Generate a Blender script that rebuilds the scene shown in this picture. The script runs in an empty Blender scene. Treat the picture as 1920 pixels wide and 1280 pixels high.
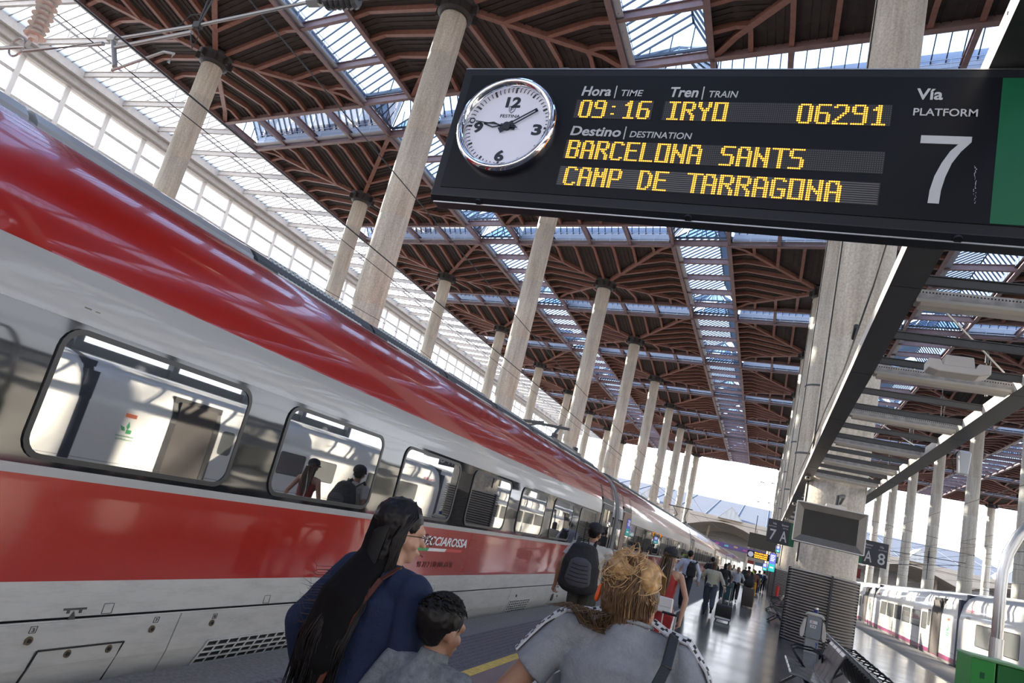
import bpy, bmesh, math, random
from mathutils import Vector, Matrix, Euler
from math import pi, sin, cos, radians, sqrt, atan2
random.seed(7)
SC = bpy.context.scene
COL = SC.collection
# ------------------------------------------------------------------ camera
CAMH = 1.68
def cam_axes(yaw, pitch, roll):
    cy, sy, cp, sp, cr, sr = cos(yaw), sin(yaw), cos(pitch), sin(pitch), cos(roll), sin(roll)
    f = Vector((-sy*cp, cy*cp, sp)); r0 = Vector((cy, sy, 0)); u0 = r0.cross(f)
    return cr*r0 + sr*u0, -sr*r0 + cr*u0, f
CR, CU, CF = cam_axes(radians(22.18), radians(12.94), radians(14.02))
cam_d = bpy.data.cameras.new('camera'); cam_d.sensor_width = 36.0; cam_d.lens = 36.0*1323.88/1920
cam_d.clip_start = 0.05; cam_d.clip_end = 2000
cam = bpy.data.objects.new('camera', cam_d); COL.objects.link(cam)
m3 = Matrix((CR, CU, -CF)).transposed()
cam.matrix_world = Matrix.Translation((0, 0, CAMH)) @ m3.to_4x4()
SC.camera = cam
# ------------------------------------------------------------------ world, sun, exposure
SUN_DIR = Vector((-0.8135, 0.4620, 0.3530)).normalized()       # towards the sun
w = bpy.data.worlds.new('sky'); SC.world = w; w.use_nodes = True
nt = w.node_tree; nt.nodes.clear()
tc = nt.nodes.new('ShaderNodeTexCoord'); sep = nt.nodes.new('ShaderNodeSeparateXYZ'); rmp = nt.nodes.new('ShaderNodeValToRGB')
bg = nt.nodes.new('ShaderNodeBackground'); out = nt.nodes.new('ShaderNodeOutputWorld')
nt.links.new(tc.outputs['Generated'], sep.inputs[0]); nt.links.new(sep.outputs['Z'], rmp.inputs[0])
rmp.color_ramp.elements[0].position = 0.0; rmp.color_ramp.elements[0].color = (0.93, 0.95, 1.0, 1)
rmp.color_ramp.elements[1].position = 1.0; rmp.color_ramp.elements[1].color = (0.42, 0.62, 1.0, 1)
e = rmp.color_ramp.elements.new(0.35); e.color = (0.78, 0.87, 1.0, 1)
nt.links.new(rmp.outputs[0], bg.inputs[0]); bg.inputs[1].default_value = 2.4
nt.links.new(bg.outputs[0], out.inputs[0])
sun_d = bpy.data.lights.new('sun', 'SUN'); sun_d.energy = 26.0; sun_d.angle = radians(0.8); sun_d.color = (1.0, 0.86, 0.68)
sun = bpy.data.objects.new('sun', sun_d); COL.objects.link(sun); sun.location = (-60, 30, 60)
sun.rotation_euler = (-SUN_DIR).to_track_quat('-Z', 'Y').to_euler()
SC.view_settings.view_transform = 'Standard'; SC.view_settings.look = 'None'
SC.view_settings.gamma = 1.0; SC.view_settings.use_curve_mapping = False
SC.view_settings.exposure = 0.7
# ------------------------------------------------------------------ materials
MATS = {}
def mat(name, col, rough=0.6, metal=0.0, coat=0.0, spec=None, noise=None, bump=None, emit=None, scale=8.0, ior=None, stretch=None, flake=None, coat_rough=0.03):
    """procedural principled material. noise=(amount 0..1): colour mottling; bump=(strength, scale)"""
    if name in MATS: return MATS[name]
    m = bpy.data.materials.new(name); m.use_nodes = True; n = m.node_tree.nodes; L = m.node_tree.links
    b = n['Principled BSDF']
    b.inputs['Base Color'].default_value = (*col, 1); b.inputs['Roughness'].default_value = rough
    b.inputs['Metallic'].default_value = metal; b.inputs['Coat Weight'].default_value = coat
    b.inputs['Coat Roughness'].default_value = coat_rough
    if spec is not None: b.inputs['Specular IOR Level'].default_value = spec
    if ior: b.inputs['IOR'].default_value = ior
    if noise or bump:
        t = n.new('ShaderNodeTexCoord'); mp = n.new('ShaderNodeMapping'); L.new(t.outputs['Object'], mp.inputs[0])
        if stretch: mp.inputs['Scale'].default_value = stretch
    if noise:
        a = n.new('ShaderNodeTexNoise'); a.inputs['Scale'].default_value = scale; a.inputs['Detail'].default_value = 6; a.inputs['Roughness'].default_value = 0.65
        L.new(mp.outputs[0], a.inputs['Vector'])
        r = n.new('ShaderNodeValToRGB'); lo = [c*(1-noise) for c in col]; hi = [min(1, c*(1+noise)) for c in col]
        r.color_ramp.elements[0].position = 0.3; r.color_ramp.elements[1].position = 0.7
        r.color_ramp.elements[0].color = (*lo, 1); r.color_ramp.elements[1].color = (*hi, 1)
        L.new(a.outputs['Fac'], r.inputs[0]); L.new(r.outputs[0], b.inputs['Base Color'])
    if bump:
        a2 = n.new('ShaderNodeTexNoise'); a2.inputs['Scale'].default_value = bump[1]; a2.inputs['Detail'].default_value = 4
        bp = n.new('ShaderNodeBump'); bp.inputs['Strength'].default_value = bump[0]; bp.inputs['Distance'].default_value = 0.02 if len(bump) < 3 else bump[2]
        L.new(mp.outputs[0], a2.inputs['Vector']); L.new(a2.outputs['Fac'], bp.inputs['Height']); L.new(bp.outputs[0], b.inputs['Normal'])
    if emit:
        b.inputs['Emission Color'].default_value = (*emit[0], 1); b.inputs['Emission Strength'].default_value = emit[1]
    m.diffuse_color = (*col, 1)
    MATS[name] = m
    return m
def glass(name, tint, gloss=0.08, rough=0.02, milk=0.0):
    m = bpy.data.materials.new(name); m.use_nodes = True; n = m.node_tree.nodes; L = m.node_tree.links; n.clear()
    o = n.new('ShaderNodeOutputMaterial'); tr = n.new('ShaderNodeBsdfTransparent'); gl = n.new('ShaderNodeBsdfGlossy'); mx = n.new('ShaderNodeMixShader')
    tr.inputs[0].default_value = (*tint, 1); gl.inputs['Roughness'].default_value = rough
    fr = n.new('ShaderNodeFresnel'); fr.inputs[0].default_value = 1.45
    mu = n.new('ShaderNodeMath'); mu.operation = 'MULTIPLY_ADD'; mu.inputs[1].default_value = 0.8; mu.inputs[2].default_value = gloss*0.3
    L.new(fr.outputs[0], mu.inputs[0]); L.new(mu.outputs[0], mx.inputs[0]); L.new(tr.outputs[0], mx.inputs[1]); L.new(gl.outputs[0], mx.inputs[2])
    last = mx
    if milk > 0:
        tl = n.new('ShaderNodeBsdfTranslucent'); tl.inputs[0].default_value = (0.9, 0.88, 0.84, 1); m2 = n.new('ShaderNodeMixShader'); m2.inputs[0].default_value = milk
        L.new(mx.outputs[0], m2.inputs[1]); L.new(tl.outputs[0], m2.inputs[2]); last = m2
    L.new(last.outputs[0], o.inputs[0]); MATS[name] = m
    return m
def concrete(name, base, streak, dark=(0.16, 0.13, 0.10), s=1.0):
    m = bpy.data.materials.new(name); m.use_nodes = True; n = m.node_tree.nodes; L = m.node_tree.links; b = n['Principled BSDF']
    b.inputs['Roughness'].default_value = 0.8
    t = n.new('ShaderNodeTexCoord'); mp = n.new('ShaderNodeMapping'); mp.inputs['Scale'].default_value = (1.6*s, 1.6*s, 0.12*s); L.new(t.outputs['Object'], mp.inputs[0])
    a = n.new('ShaderNodeTexNoise'); a.inputs['Scale'].default_value = 2.2; a.inputs['Detail'].default_value = 8; a.inputs['Roughness'].default_value = 0.7; L.new(mp.outputs[0], a.inputs['Vector'])
    r = n.new('ShaderNodeValToRGB'); r.color_ramp.elements[0].position = 0.34; r.color_ramp.elements[1].position = 0.62
    r.color_ramp.elements[0].color = (*[base[i]*(1-streak) + dark[i]*streak for i in range(3)], 1); r.color_ramp.elements[1].color = (*base, 1)
    L.new(a.outputs['Fac'], r.inputs[0])
    c = n.new('ShaderNodeTexNoise'); c.inputs['Scale'].default_value = 14; c.inputs['Detail'].default_value = 8; L.new(t.outputs['Object'], c.inputs['Vector'])
    mx = n.new('ShaderNodeMix'); mx.data_type = 'RGBA'; mx.blend_type = 'MULTIPLY'; mx.inputs[0].default_value = 0.5
    L.new(r.outputs[0], mx.inputs[6]); r2 = n.new('ShaderNodeValToRGB'); r2.color_ramp.elements[0].color = (0.55, 0.53, 0.5, 1); r2.color_ramp.elements[1].color = (1, 1, 1, 1)
    r2.color_ramp.elements[0].position = 0.35; r2.color_ramp.elements[1].position = 0.6
    L.new(c.outputs['Fac'], r2.inputs[0]); L.new(r2.outputs[0], mx.inputs[7]); L.new(mx.outputs[2], b.inputs['Base Color'])
    bp = n.new('ShaderNodeBump'); bp.inputs['Strength'].default_value = 0.35; bp.inputs['Distance'].default_value = 0.02
    L.new(c.outputs['Fac'], bp.inputs['Height']); L.new(bp.outputs[0], b.inputs['Normal'])
    MATS[name] = m
    return m
# ------------------------------------------------------------------ mesh building
class MB:
    def __init__(s): s.v = []; s.f = []; s.mi = []; s.cur = 0
    def add(s, vs, fs):
        o = len(s.v); s.v += [tuple(v) for v in vs]; s.f += [tuple(i+o for i in f) for f in fs]; s.mi += [s.cur]*len(fs); return s
    def box(s, c, d, rot=None):
        x, y, z = d[0]/2, d[1]/2, d[2]/2
        vs = [Vector((a, b, e)) for a in (-x, x) for b in (-y, y) for e in (-z, z)]
        if rot is not None: vs = [rot @ v for v in vs]
        c = Vector(c); vs = [v + c for v in vs]
        return s.add(vs, [(0, 1, 3, 2), (4, 6, 7, 5), (0, 4, 5, 1), (2, 3, 7, 6), (0, 2, 6, 4), (1, 5, 7, 3)])
    def bb(s, x0, x1, y0, y1, z0, z1): return s.box(((x0+x1)/2, (y0+y1)/2, (z0+z1)/2), (abs(x1-x0), abs(y1-y0), abs(z1-z0)))
    def bar(s, p, q, w_, h_, up=Vector((0, 0, 1))):
        p, q = Vector(p), Vector(q); d = (q-p); L_ = d.length
        if L_ < 1e-6: return s
        d.normalize(); sd = d.cross(up)
        if sd.length < 1e-4: sd = d.cross(Vector((0, 1, 0)))
        sd.normalize(); u = sd.cross(d); a, b = sd*w_/2, u*h_/2
        vs = [p-a-b, p+a-b, p+a+b, p-a+b, q-a-b, q+a-b, q+a+b, q-a+b]
        return s.add(vs, [(0, 3, 2, 1), (4, 5, 6, 7), (0, 1, 5, 4), (1, 2, 6, 5), (2, 3, 7, 6), (3, 0, 4, 7)])
    def ring(s, c, ax, r, n, ref=None):
        ax = Vector(ax).normalized(); ref = ref or (Vector((0, 0, 1)) if abs(ax.z) < 0.9 else Vector((1, 0, 0)))
        a = ax.cross(ref).normalized(); b = a.cross(ax)
        rx, ry = (r if isinstance(r, tuple) else (r, r))
        return [Vector(c) + a*cos(2*pi*i/n)*rx + b*sin(2*pi*i/n)*ry for i in range(n)]
    def loft(s, rings, caps=True, close=True):
        n = len(rings[0]); o = []; fs = []
        for r in rings: o += r
        for k in range(len(rings)-1):
            for i in range(n if close else n-1):
                j = (i+1) % n; fs.append((k*n+i, k*n+j, (k+1)*n+j, (k+1)*n+i))
        if caps and close: fs.append(tuple(range(n-1, -1, -1))); fs.append(tuple((len(rings)-1)*n+i for i in range(n)))
        return s.add(o, fs)
    def cyl(s, p, q, r0, r1=None, n=12, caps=True):
        r1 = r0 if r1 is None else r1; p, q = Vector(p), Vector(q); ax = q-p
        return s.loft([s.ring(p, ax, r0, n), s.ring(q, ax, r1, n)], caps)
    def tube(s, pts, r, n=6, caps=True):
        pts = [Vector(p) for p in pts]; rings = []; ref = None
        for i, p in enumerate(pts):
            ax = (pts[min(i+1, len(pts)-1)] - pts[max(i-1, 0)])
            if ax.length < 1e-9: ax = Vector((0, 0, 1))
            ax.normalize()
            if ref is None: ref = Vector((0, 0, 1)) if abs(ax.z) < 0.9 else Vector((1, 0, 0))
            a = ax.cross(ref)
            if a.length < 1e-3: ref = Vector((0.3, 1, 0.2)); a = ax.cross(ref)
            a.normalize(); b = a.cross(ax); ref = b.copy() if False else ref
            rr = r[i] if isinstance(r, (list, tuple)) else r
            rings.append([p + a*cos(2*pi*k/n)*rr + b*sin(2*pi*k/n)*rr for k in range(n)])
        return s.loft(rings, caps)
    def lathe(s, prof, c=(0, 0, 0), n=32, caps=True):
        c = Vector(c)
        return s.loft([[c + Vector((r*cos(2*pi*i/n), r*sin(2*pi*i/n), z)) for i in range(n)] for r, z in prof], caps)
    def prism(s, poly, f, t0, t1):
        """poly 2D list, f(a,b,t)->xyz"""
        n = len(poly); vs = [f(a, b, t0) for a, b in poly] + [f(a, b, t1) for a, b in poly]
        return s.add(vs, [tuple(range(n)), tuple(range(2*n-1, n-1, -1))] + [(i, i+n, (i+1) % n + n, (i+1) % n) for i in range(n)])
    def sphere(s, c, r, n=10, m=6, rot=None):
        rx, ry, rz = r if isinstance(r, tuple) else (r, r, r); c = Vector(c); rings = []
        for k in range(m+1):
            t = -pi/2 + pi*k/m; t = max(min(t, pi/2-0.02), -pi/2+0.02)
            rg = [Vector((rx*cos(t)*cos(2*pi*i/n), ry*cos(t)*sin(2*pi*i/n), rz*sin(t))) for i in range(n)]
            if rot is not None: rg = [rot @ v for v in rg]
            rings.append([v + c for v in rg])
        return s.loft(rings)
    def mesh(s, name, mats, smooth=False, fix=True):
        me = bpy.data.meshes.new(name); me.from_pydata(s.v, [], s.f)
        for m in (mats if isinstance(mats, (list, tuple)) else [mats]): me.materials.append(m)
        if any(s.mi): me.polygons.foreach_set('material_index', s.mi)
        if fix:
            b = bmesh.new(); b.from_mesh(me); bmesh.ops.recalc_face_normals(b, faces=b.faces); b.to_mesh(me); b.free()
        if smooth: me.polygons.foreach_set('use_smooth', [True]*len(me.polygons))
        me.update(); return me
def base(n): return n
def link(name, data, parent=None, loc=None, rz=None):
    o = bpy.data.objects.new(name, data); COL.objects.link(o)
    if parent is not None: o.parent = parent
    if loc is not None: o.location = loc
    if rz is not None: o.rotation_euler = (0, 0, rz)
    return o
def part(name, mb, mats, parent=None, smooth=False, loc=None, kind=None, label=None, rz=None, bevel=None, seg=2, autos=None, fix=True):
    me = mb.mesh(name, mats, smooth, fix) if isinstance(mb, MB) else mb
    o = link(name, me, parent, loc, rz)
    if kind: o['kind'] = kind
    if label: o['label'] = label
    if bevel:
        bm = bmesh.new(); bm.from_mesh(me)
        es = [e_ for e_ in bm.edges if len(e_.link_faces) == 2 and e_.calc_face_angle(0) > radians(35)]
        bmesh.ops.bevel(bm, geom=es, offset=bevel, segments=seg, affect='EDGES', clamp_overlap=True, profile=0.5)
        bm.to_mesh(me); bm.free()
    if autos:
        me.polygons.foreach_set('use_smooth', [True]*len(me.polygons)); me.set_sharp_from_angle(angle=radians(autos))
    return o
def thing(name, label, cat, loc=(0, 0, 0), rz=0, group=None):
    o = bpy.data.objects.new(name, None); COL.objects.link(o); o.location = loc; o.rotation_euler = (0, 0, rz)
    o.empty_display_size = 0.2
    o['label'] = label; o['category'] = cat
    if group: o['group'] = group
    return o
def tag(o, label, cat, group=None):
    o['label'] = label; o['category'] = cat
    if group: o['group'] = group
    return o
def struct(name, loc=(0, 0, 0), label=None):
    o = bpy.data.objects.new(name, None); COL.objects.link(o); o.location = loc; o['kind'] = 'structure'
    if label: o['label'] = label
    return o
def text_mesh(body, x0, x1, zb, cap, shear=0.0, offset=0.0, extrude=0.004, space=1.0):
    """text in local XZ plane facing -Y; fitted so that glyphs span x0..x1 and caps stand from zb to zb+cap"""
    c = bpy.data.curves.new('lettering', 'FONT'); c.body = body; c.size = 1.0; c.shear = shear; c.offset = offset; c.extrude = 0.01; c.space_character = space; c.resolution_u = 4
    o = bpy.data.objects.new('tmp', c); COL.objects.link(o); dg = bpy.context.evaluated_depsgraph_get()
    me = bpy.data.meshes.new_from_object(o.evaluated_get(dg)); bpy.data.objects.remove(o); bpy.data.curves.remove(c)
    xs = [v.co.x for v in me.vertices]; mn, mx = min(xs), max(xs)
    sx = (x1-x0)/(mx-mn); sz = cap/0.729
    for v in me.vertices:
        x, y, z = v.co; v.co = (x0 + (x-mn)*sx, -extrude if z > 0 else 0.0, zb + y*sz)
    return me
def project(p):
    d = Vector(p) - Vector((0, 0, CAMH)); k = d.dot(CF)
    if k < 0.1: return None
    return 960 + 1323.88*d.dot(CR)/k, 640 - 1323.88*d.dot(CU)/k, k
def in_view(p, m=150):
    q = project(p); return q is not None and -m < q[0] < 1920+m and -m < q[1] < 1280+m
# palette
M_CONC = concrete('weathered_concrete', (0.68, 0.62, 0.52), 0.45)
M_RIB = mat('red_brown_steel', (0.25, 0.11, 0.08), 0.5, noise=0.2, scale=3)
M_BEAM = mat('mauve_brown_steel', (0.23, 0.145, 0.14), 0.45, noise=0.18, scale=2)
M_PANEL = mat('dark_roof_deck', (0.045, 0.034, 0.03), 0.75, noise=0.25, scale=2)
M_GREYSTEEL = mat('pale_grey_steel', (0.42, 0.40, 0.39), 0.45, 0.0, noise=0.1, scale=3)
M_RAIL = mat('catwalk_galvanised', (0.42, 0.42, 0.46), 0.4, 0.6)
M_RAFT = mat('dark_blue_glazing_bar', (0.05, 0.07, 0.10), 0.4)
M_GLASS = glass('roof_glass', (0.60, 0.71, 0.86), 0.06)
M_GLASS2 = glass('wall_glass', (0.75, 0.80, 0.86), 0.06)
M_GLASSM = glass('dusty_roof_glass', (0.72, 0.75, 0.78), 0.05, milk=0.25)
M_BLACK = mat('black_rubber', (0.012, 0.012, 0.014), 0.5)
M_STEEL = mat('brushed_steel', (0.55, 0.56, 0.58), 0.3, 1.0)
M_CHROME = mat('chrome', (0.85, 0.85, 0.87), 0.06, 1.0)
M_WHITE = mat('white_print', (0.75, 0.75, 0.76), 0.5)
M_DKGREY = mat('dark_grey_paint', (0.055, 0.056, 0.06), 0.5, noise=0.15, scale=5)
M_CABLE = mat('cable_black', (0.03, 0.03, 0.03), 0.5)
# ------------------------------------------------------------------ roof geometry (skewed grid of umbrella bays)
GP = 20.0; SK = -0.196; Y0 = 24.04; H = 25.52; A = 7.9; B = 7.9
ROWX = [-39.46, -19.0, 1.68, 22.3, 42.9]
IR = list(range(-4, 9))
def colxy(r, i): x = ROWX[r]; return x, Y0 + GP*i + SK*x
ceiling = struct('ceiling', label='reddish brown steel umbrella roof with skylight strips between its bays')
def sh(x, y): return y + SK*x
def ribz(u):
    if u < 0.12: return 0.72
    if u < 0.84: return 0.72 + (u-0.12)/0.72*0.95
    return 1.67 - (u-0.84)/0.16*0.17
# deck: dark corrugated panel surface above the ribs
mb = MB(); N = 16
g = {}
for i in range(N+1):
    for j in range(N+1):
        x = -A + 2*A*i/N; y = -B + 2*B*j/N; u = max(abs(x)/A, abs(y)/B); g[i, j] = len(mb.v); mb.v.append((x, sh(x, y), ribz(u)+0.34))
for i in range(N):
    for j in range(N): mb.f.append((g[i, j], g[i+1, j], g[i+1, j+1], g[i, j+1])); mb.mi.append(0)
# corrugation fins (shallow seams) on each side of the pyramid
for k in range(-19, 20):
    t = k*0.4
    for s in (-1, 1):
        u0 = max(abs(t)/A, 0.12)
        if u0 > 0.97: continue
        for a_, b_ in ((u0, 0.84), (0.84, 1.0)):
            if b_ <= u0: continue
            a2 = max(a_, u0)
            mb.bar((s*A*a2, sh(s*A*a2, t), ribz(a2)+0.31), (s*A*b_, sh(s*A*b_, t), ribz(b_)+0.31), 0.05, 0.06)
            mb.bar((t, sh(t, s*B*a2), ribz(a2)+0.31), (t, sh(t, s*B*b_), ribz(b_)+0.31), 0.05, 0.06)
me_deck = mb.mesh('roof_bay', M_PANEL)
def rib_mb(kind, s, t):
    m = MB(); w_ = 0.15; d = 0.34
    if kind == 'd':
        sx, sy = s; us = [0.09, 0.5, 0.84, 1.0]; P = [(sx*A*u, sy*B*u) for u in us]; zz = [ribz(u) for u in us]; w_ = 0.2
    elif kind == 'x':
        u0 = max(abs(t)/A, 0.1); us = [u0, 0.84, 1.0] if u0 < 0.84 else [u0, 1.0]; P = [(s*A*u, t) for u in us]; zz = [ribz(u) for u in us]
    else:
        u0 = max(abs(t)/B, 0.1); us = [u0, 0.84, 1.0] if u0 < 0.84 else [u0, 1.0]; P = [(t, s*B*u) for u in us]; zz = [ribz(u) for u in us]
    for a in range(len(P)-1):
        p = Vector((P[a][0], sh(*P[a]), zz[a]+d/2)); q = Vector((P[a+1][0], sh(*P[a+1]), zz[a+1]+d/2))
        m.bar(p, q, w_, d); m.bar(p-Vector((0, 0, d/2)), q-Vector((0, 0, d/2)), w_*1.7, 0.04)
    return m
rib_defs = [('d', (sx, sy), 0) for sx in (-1, 1) for sy in (-1, 1)]
for k in range(-3, 4):
    for s in (-1, 1): rib_defs += [('x', s, k*A/4), ('y', s, k*B/4)]
rib_mesh = [rib_mb(*d).mesh('rib', M_RIB) for d in rib_defs]
allribs = MB()
for d in rib_defs:
    m_ = rib_mb(*d); allribs.add(m_.v, m_.f)
me_allribs = allribs.mesh('ribs', M_RIB)
def ebeam(side):
    m = MB(); z0 = 1.42; hh = 0.6
    if side[0] == 'x': p, q = (side[1]*A, sh(side[1]*A, -B-0.1), 0), (side[1]*A, sh(side[1]*A, B+0.1), 0)
    else: p, q = (-A-0.1, sh(-A, side[1]*B), 0), (A+0.1, sh(A, side[1]*B), 0)
    p, q = Vector(p), Vector(q)
    for dz, w_, h_ in ((z0, 0.34, 0.05), (z0+hh/2, 0.08, hh), (z0+hh, 0.34, 0.05)): m.bar(p+Vector((0, 0, dz)), q+Vector((0, 0, dz)), w_, h_)
    return m.mesh('edge_beam', M_BEAM)
ebs = [ebeam(s) for s in (('x', -1), ('x', 1), ('y', -1), ('y', 1))]
alleb = MB()
for e_ in ebs: alleb.add([v.co for v in e_.vertices], [tuple(p.vertices) for p in e_.polygons])
me_alleb = alleb.mesh('edge_beams', M_BEAM)
# rank bays by nearness in view
bays = [(r, i) for r in range(5) for i in IR]
def bay_score(ri):
    x, y = colxy(*ri); q = project((x, y, H+1)); 
    if q is None: return 1e9
    px, py, d = q
    if px < -350 or px > 2300 or py < -450 or py > 1300: return 1e9
    return d
ranked = sorted(bays, key=bay_score); NEARB = set(ranked[:9])
decks = {}
for ri in bays:
    x, y = colxy(*ri)
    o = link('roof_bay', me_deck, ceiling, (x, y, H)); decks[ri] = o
    if ri in NEARB:
        for me in rib_mesh: link('rib', me, o)
        for me in ebs: link('edge_beam', me, o)
    else:
        k = link('ribs', me_allribs, o); k['kind'] = 'stuff'
        k = link('edge_beams', me_alleb, o)
# cross members in the strips + skylights
def gap_x(r): return ROWX[r+1]-ROWX[r]-2*A            # width of lengthwise strip
def ibeam(m, p, q, z0, hh, w_=0.26):
    p, q = Vector(p), Vector(q)
    for dz, a, b in ((z0, w_, 0.05), (z0+hh/2, 0.09, hh), (z0+hh, w_, 0.05)): m.bar(p+Vector((0, 0, dz)), q+Vector((0, 0, dz)), a, b)
GW = 4.75; GX = 4.2
def cross_long():
    m = MB()          # spans +x across lengthwise strip, origin at left bay edge
    ibeam(m, (0, 0, 0), (GW, SK*GW, 0), 1.5, 0.48); return m.mesh('cross_beam', M_BEAM)
def cross_trans():
    m = MB(); ibeam(m, (0, 0, 0), (0, GX, 0), 1.5, 0.48); return m.mesh('cross_beam', M_BEAM)
me_cl, me_ct = cross_long(), cross_trans()
ZC = 2.25; ZR = 4.1
def sky_frame(Lh, W, axis, ridge_at=0.5, raft=0.66):
    """gable skylight of half-length Lh along its axis, width W; returns frame MB, pane list (quads)"""
    m = MB(); panes = []
    def P(u, v, z):   # u along, v across 0..W
        if axis == 'y': return Vector((v, u + SK*v, z))
        return Vector((u, SK*u + v, z))
    n = max(2, int(round(2*Lh/raft))); rv = W*ridge_at
    # curb walls
    for v in (0.12, W-0.12): m.bar(P(-Lh, v, ZC-0.2), P(Lh, v, ZC-0.2), 0.12, 0.5)
    m.bar(P(-Lh, rv, ZR), P(Lh, rv, ZR), 0.12, 0.14)
    for k in range(n+1):
        u = -Lh + 2*Lh*k/n
        m.bar(P(u, 0.12, ZC), P(u, rv, ZR), 0.055, 0.12); m.bar(P(u, rv, ZR), P(u, W-0.12, ZC), 0.055, 0.12)
        if k < n:
            u2 = -Lh + 2*Lh*(k+1)/n
            panes.append([P(u, 0.12, ZC+.05), P(u2, 0.12, ZC+.05), P(u2, rv, ZR+.05), P(u, rv, ZR+.05)])
            panes.append([P(u, rv, ZR+.05), P(u2, rv, ZR+.05), P(u2, W-0.12, ZC+.05), P(u, W-0.12, ZC+.05)])
    for k in (-1, 1):   # glazed gable ends with studs
        for q in (0.25, 0.5, 0.75):
            v = W*q; zt = ZC + (ZR-ZC)*(q/ridge_at if q <= ridge_at else (1-q)/(1-ridge_at)); m.bar(P(k*Lh, v, ZC-0.3), P(k*Lh, v, zt), 0.06, 0.06)
        panes.append([P(k*Lh, 0.12, ZC), P(k*Lh, W-0.12, ZC), P(k*Lh, rv, ZR)])
    return m, panes
def pane_mesh(quads, name='glass_pane', m_=None):
    m = MB()
    for q in quads: m.add(q, [tuple(range(len(q)))])
    return m.mesh(name, m_ or M_GLASS, fix=False)
fl, pl = sky_frame(B, GW, 'y', 0.72); me_fl = fl.mesh('skylight', M_RAFT); pl_each = [pane_mesh([q]) for q in pl]; me_pl = pane_mesh(pl, 'glass_panes')
ft, pt_ = sky_frame(A, GX, 'x', 0.5); me_ft = ft.mesh('skylight', M_RAFT); pt_each = [pane_mesh([q]) for q in pt_]; me_pt = pane_mesh(pt_, 'glass_panes')
# crossing pyramid
m = MB(); C4 = [Vector((0, 0, ZC)), Vector((GW, SK*GW, ZC)), Vector((GW, SK*GW+GX, ZC)), Vector((0, GX, ZC))]; AP = Vector((GW/2, SK*GW/2+GX/2, ZR+0.2))
pc = []
for k in range(4):
    p, q = C4[k], C4[(k+1) % 4]; m.bar(p, q, 0.1, 0.16); m.bar(p, AP, 0.09, 0.14)
    for t in range(1, 5):
        a = p.lerp(q, t/5); b_ = 1-abs(t/5-0.5)*2; m.bar(a, a.lerp(AP, b_*0.98), 0.05, 0.1)
    pc.append([p, q, AP])
me_fc = m.mesh('skylight', M_RAFT); me_pc = pane_mesh(pc, 'glass_panes')
# catwalk rail along far beams of transverse strips and left side of lengthwise strips
def rail(L0, L1, axis):
    m = MB()
    def P(u, z): return Vector((u, SK*u, z)) if axis == 'x' else Vector((0, u, z))
    for z in (1.62, 1.86, 2.10, 2.34): m.bar(P(L0, z), P(L1, z), 0.03, 0.035)
    n = max(1, int(abs(L1-L0)/1.3))
    for k in range(n+1):
        u = L0+(L1-L0)*k/n; m.bar(P(u, 1.5), P(u, 2.36), 0.035, 0.035)
    m.bar(P(L0, 2.0)+Vector((0, .25 if axis == 'x' else 0, -0.42)), P(L1, 2.0)+Vector((0, .25 if axis == 'x' else 0, -0.42)), 0.5, 0.03)
    
    if axis == 'x': m.bar(P(L0, 2.45)+Vector((0, .42, 0)), P(L1, 2.45)+Vector((0, .42, 0)), .06, 1.15)
    return m.mesh('catwalk_rail', M_RAIL)
me_rt = rail(-A+0.3, A-0.3, 'x'); me_rl = rail(-B+0.3, B-0.3, 'y')
units = []
for r in range(5):
    for i in IR:
        x, y = colxy(r, i)
        if r < 4:   # lengthwise strip to the right of this bay
            x0 = x + A; y0 = y + SK*A
            units.append(('L', (x0, y0, H)))
            for t in (-1, -0.5, 0, 0.5, 1): link('cross_beam', me_cl, ceiling, (x0, y0+t*B, H))
            link('catwalk_rail', me_rl, ceiling, (x0+0.35, y0+SK*0.35, H))
            if i < IR[-1]: units.append(('C', (x0, y0+B, H)))
        if i < IR[-1]:
            units.append(('T', (x, y+B, H)))
            for t in (-1, -0.5, 0, 0.5, 1): link('cross_beam', me_ct, ceiling, (x+t*A, y+B+SK*t*A, H))
            link('catwalk_rail', me_rt, ceiling, (x, y+B+GX-0.75, H+0.05))
def uscore(u):
    off = {'L': Vector((GW/2, SK*GW/2, 3)), 'T': Vector((0, GX/2, 3)), 'C': Vector((GW/2, GX/2, 3))}[u[0]]
    q = project(Vector(u[1])+off)
    if q is None or not (-200 < q[0] < 2100 and -250 < q[1] < 1300): return 1e9
    return q[2]
units.sort(key=uscore); budget = 300
for u in units:
    fr_, eachp, allp = {'L': (me_fl, pl_each, me_pl), 'T': (me_ft, pt_each, me_pt), 'C': (me_fc, None, me_pc)}[u[0]]
    o = link('skylight', fr_, ceiling, u[1])
    if eachp and budget >= len(eachp) and uscore(u) < 1e8:
        for me in eachp: link('glass_pane', me, o)
        budget -= len(eachp)
    else:
        k = link('glass_panes', allp, o); k['kind'] = 'stuff'
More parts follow.
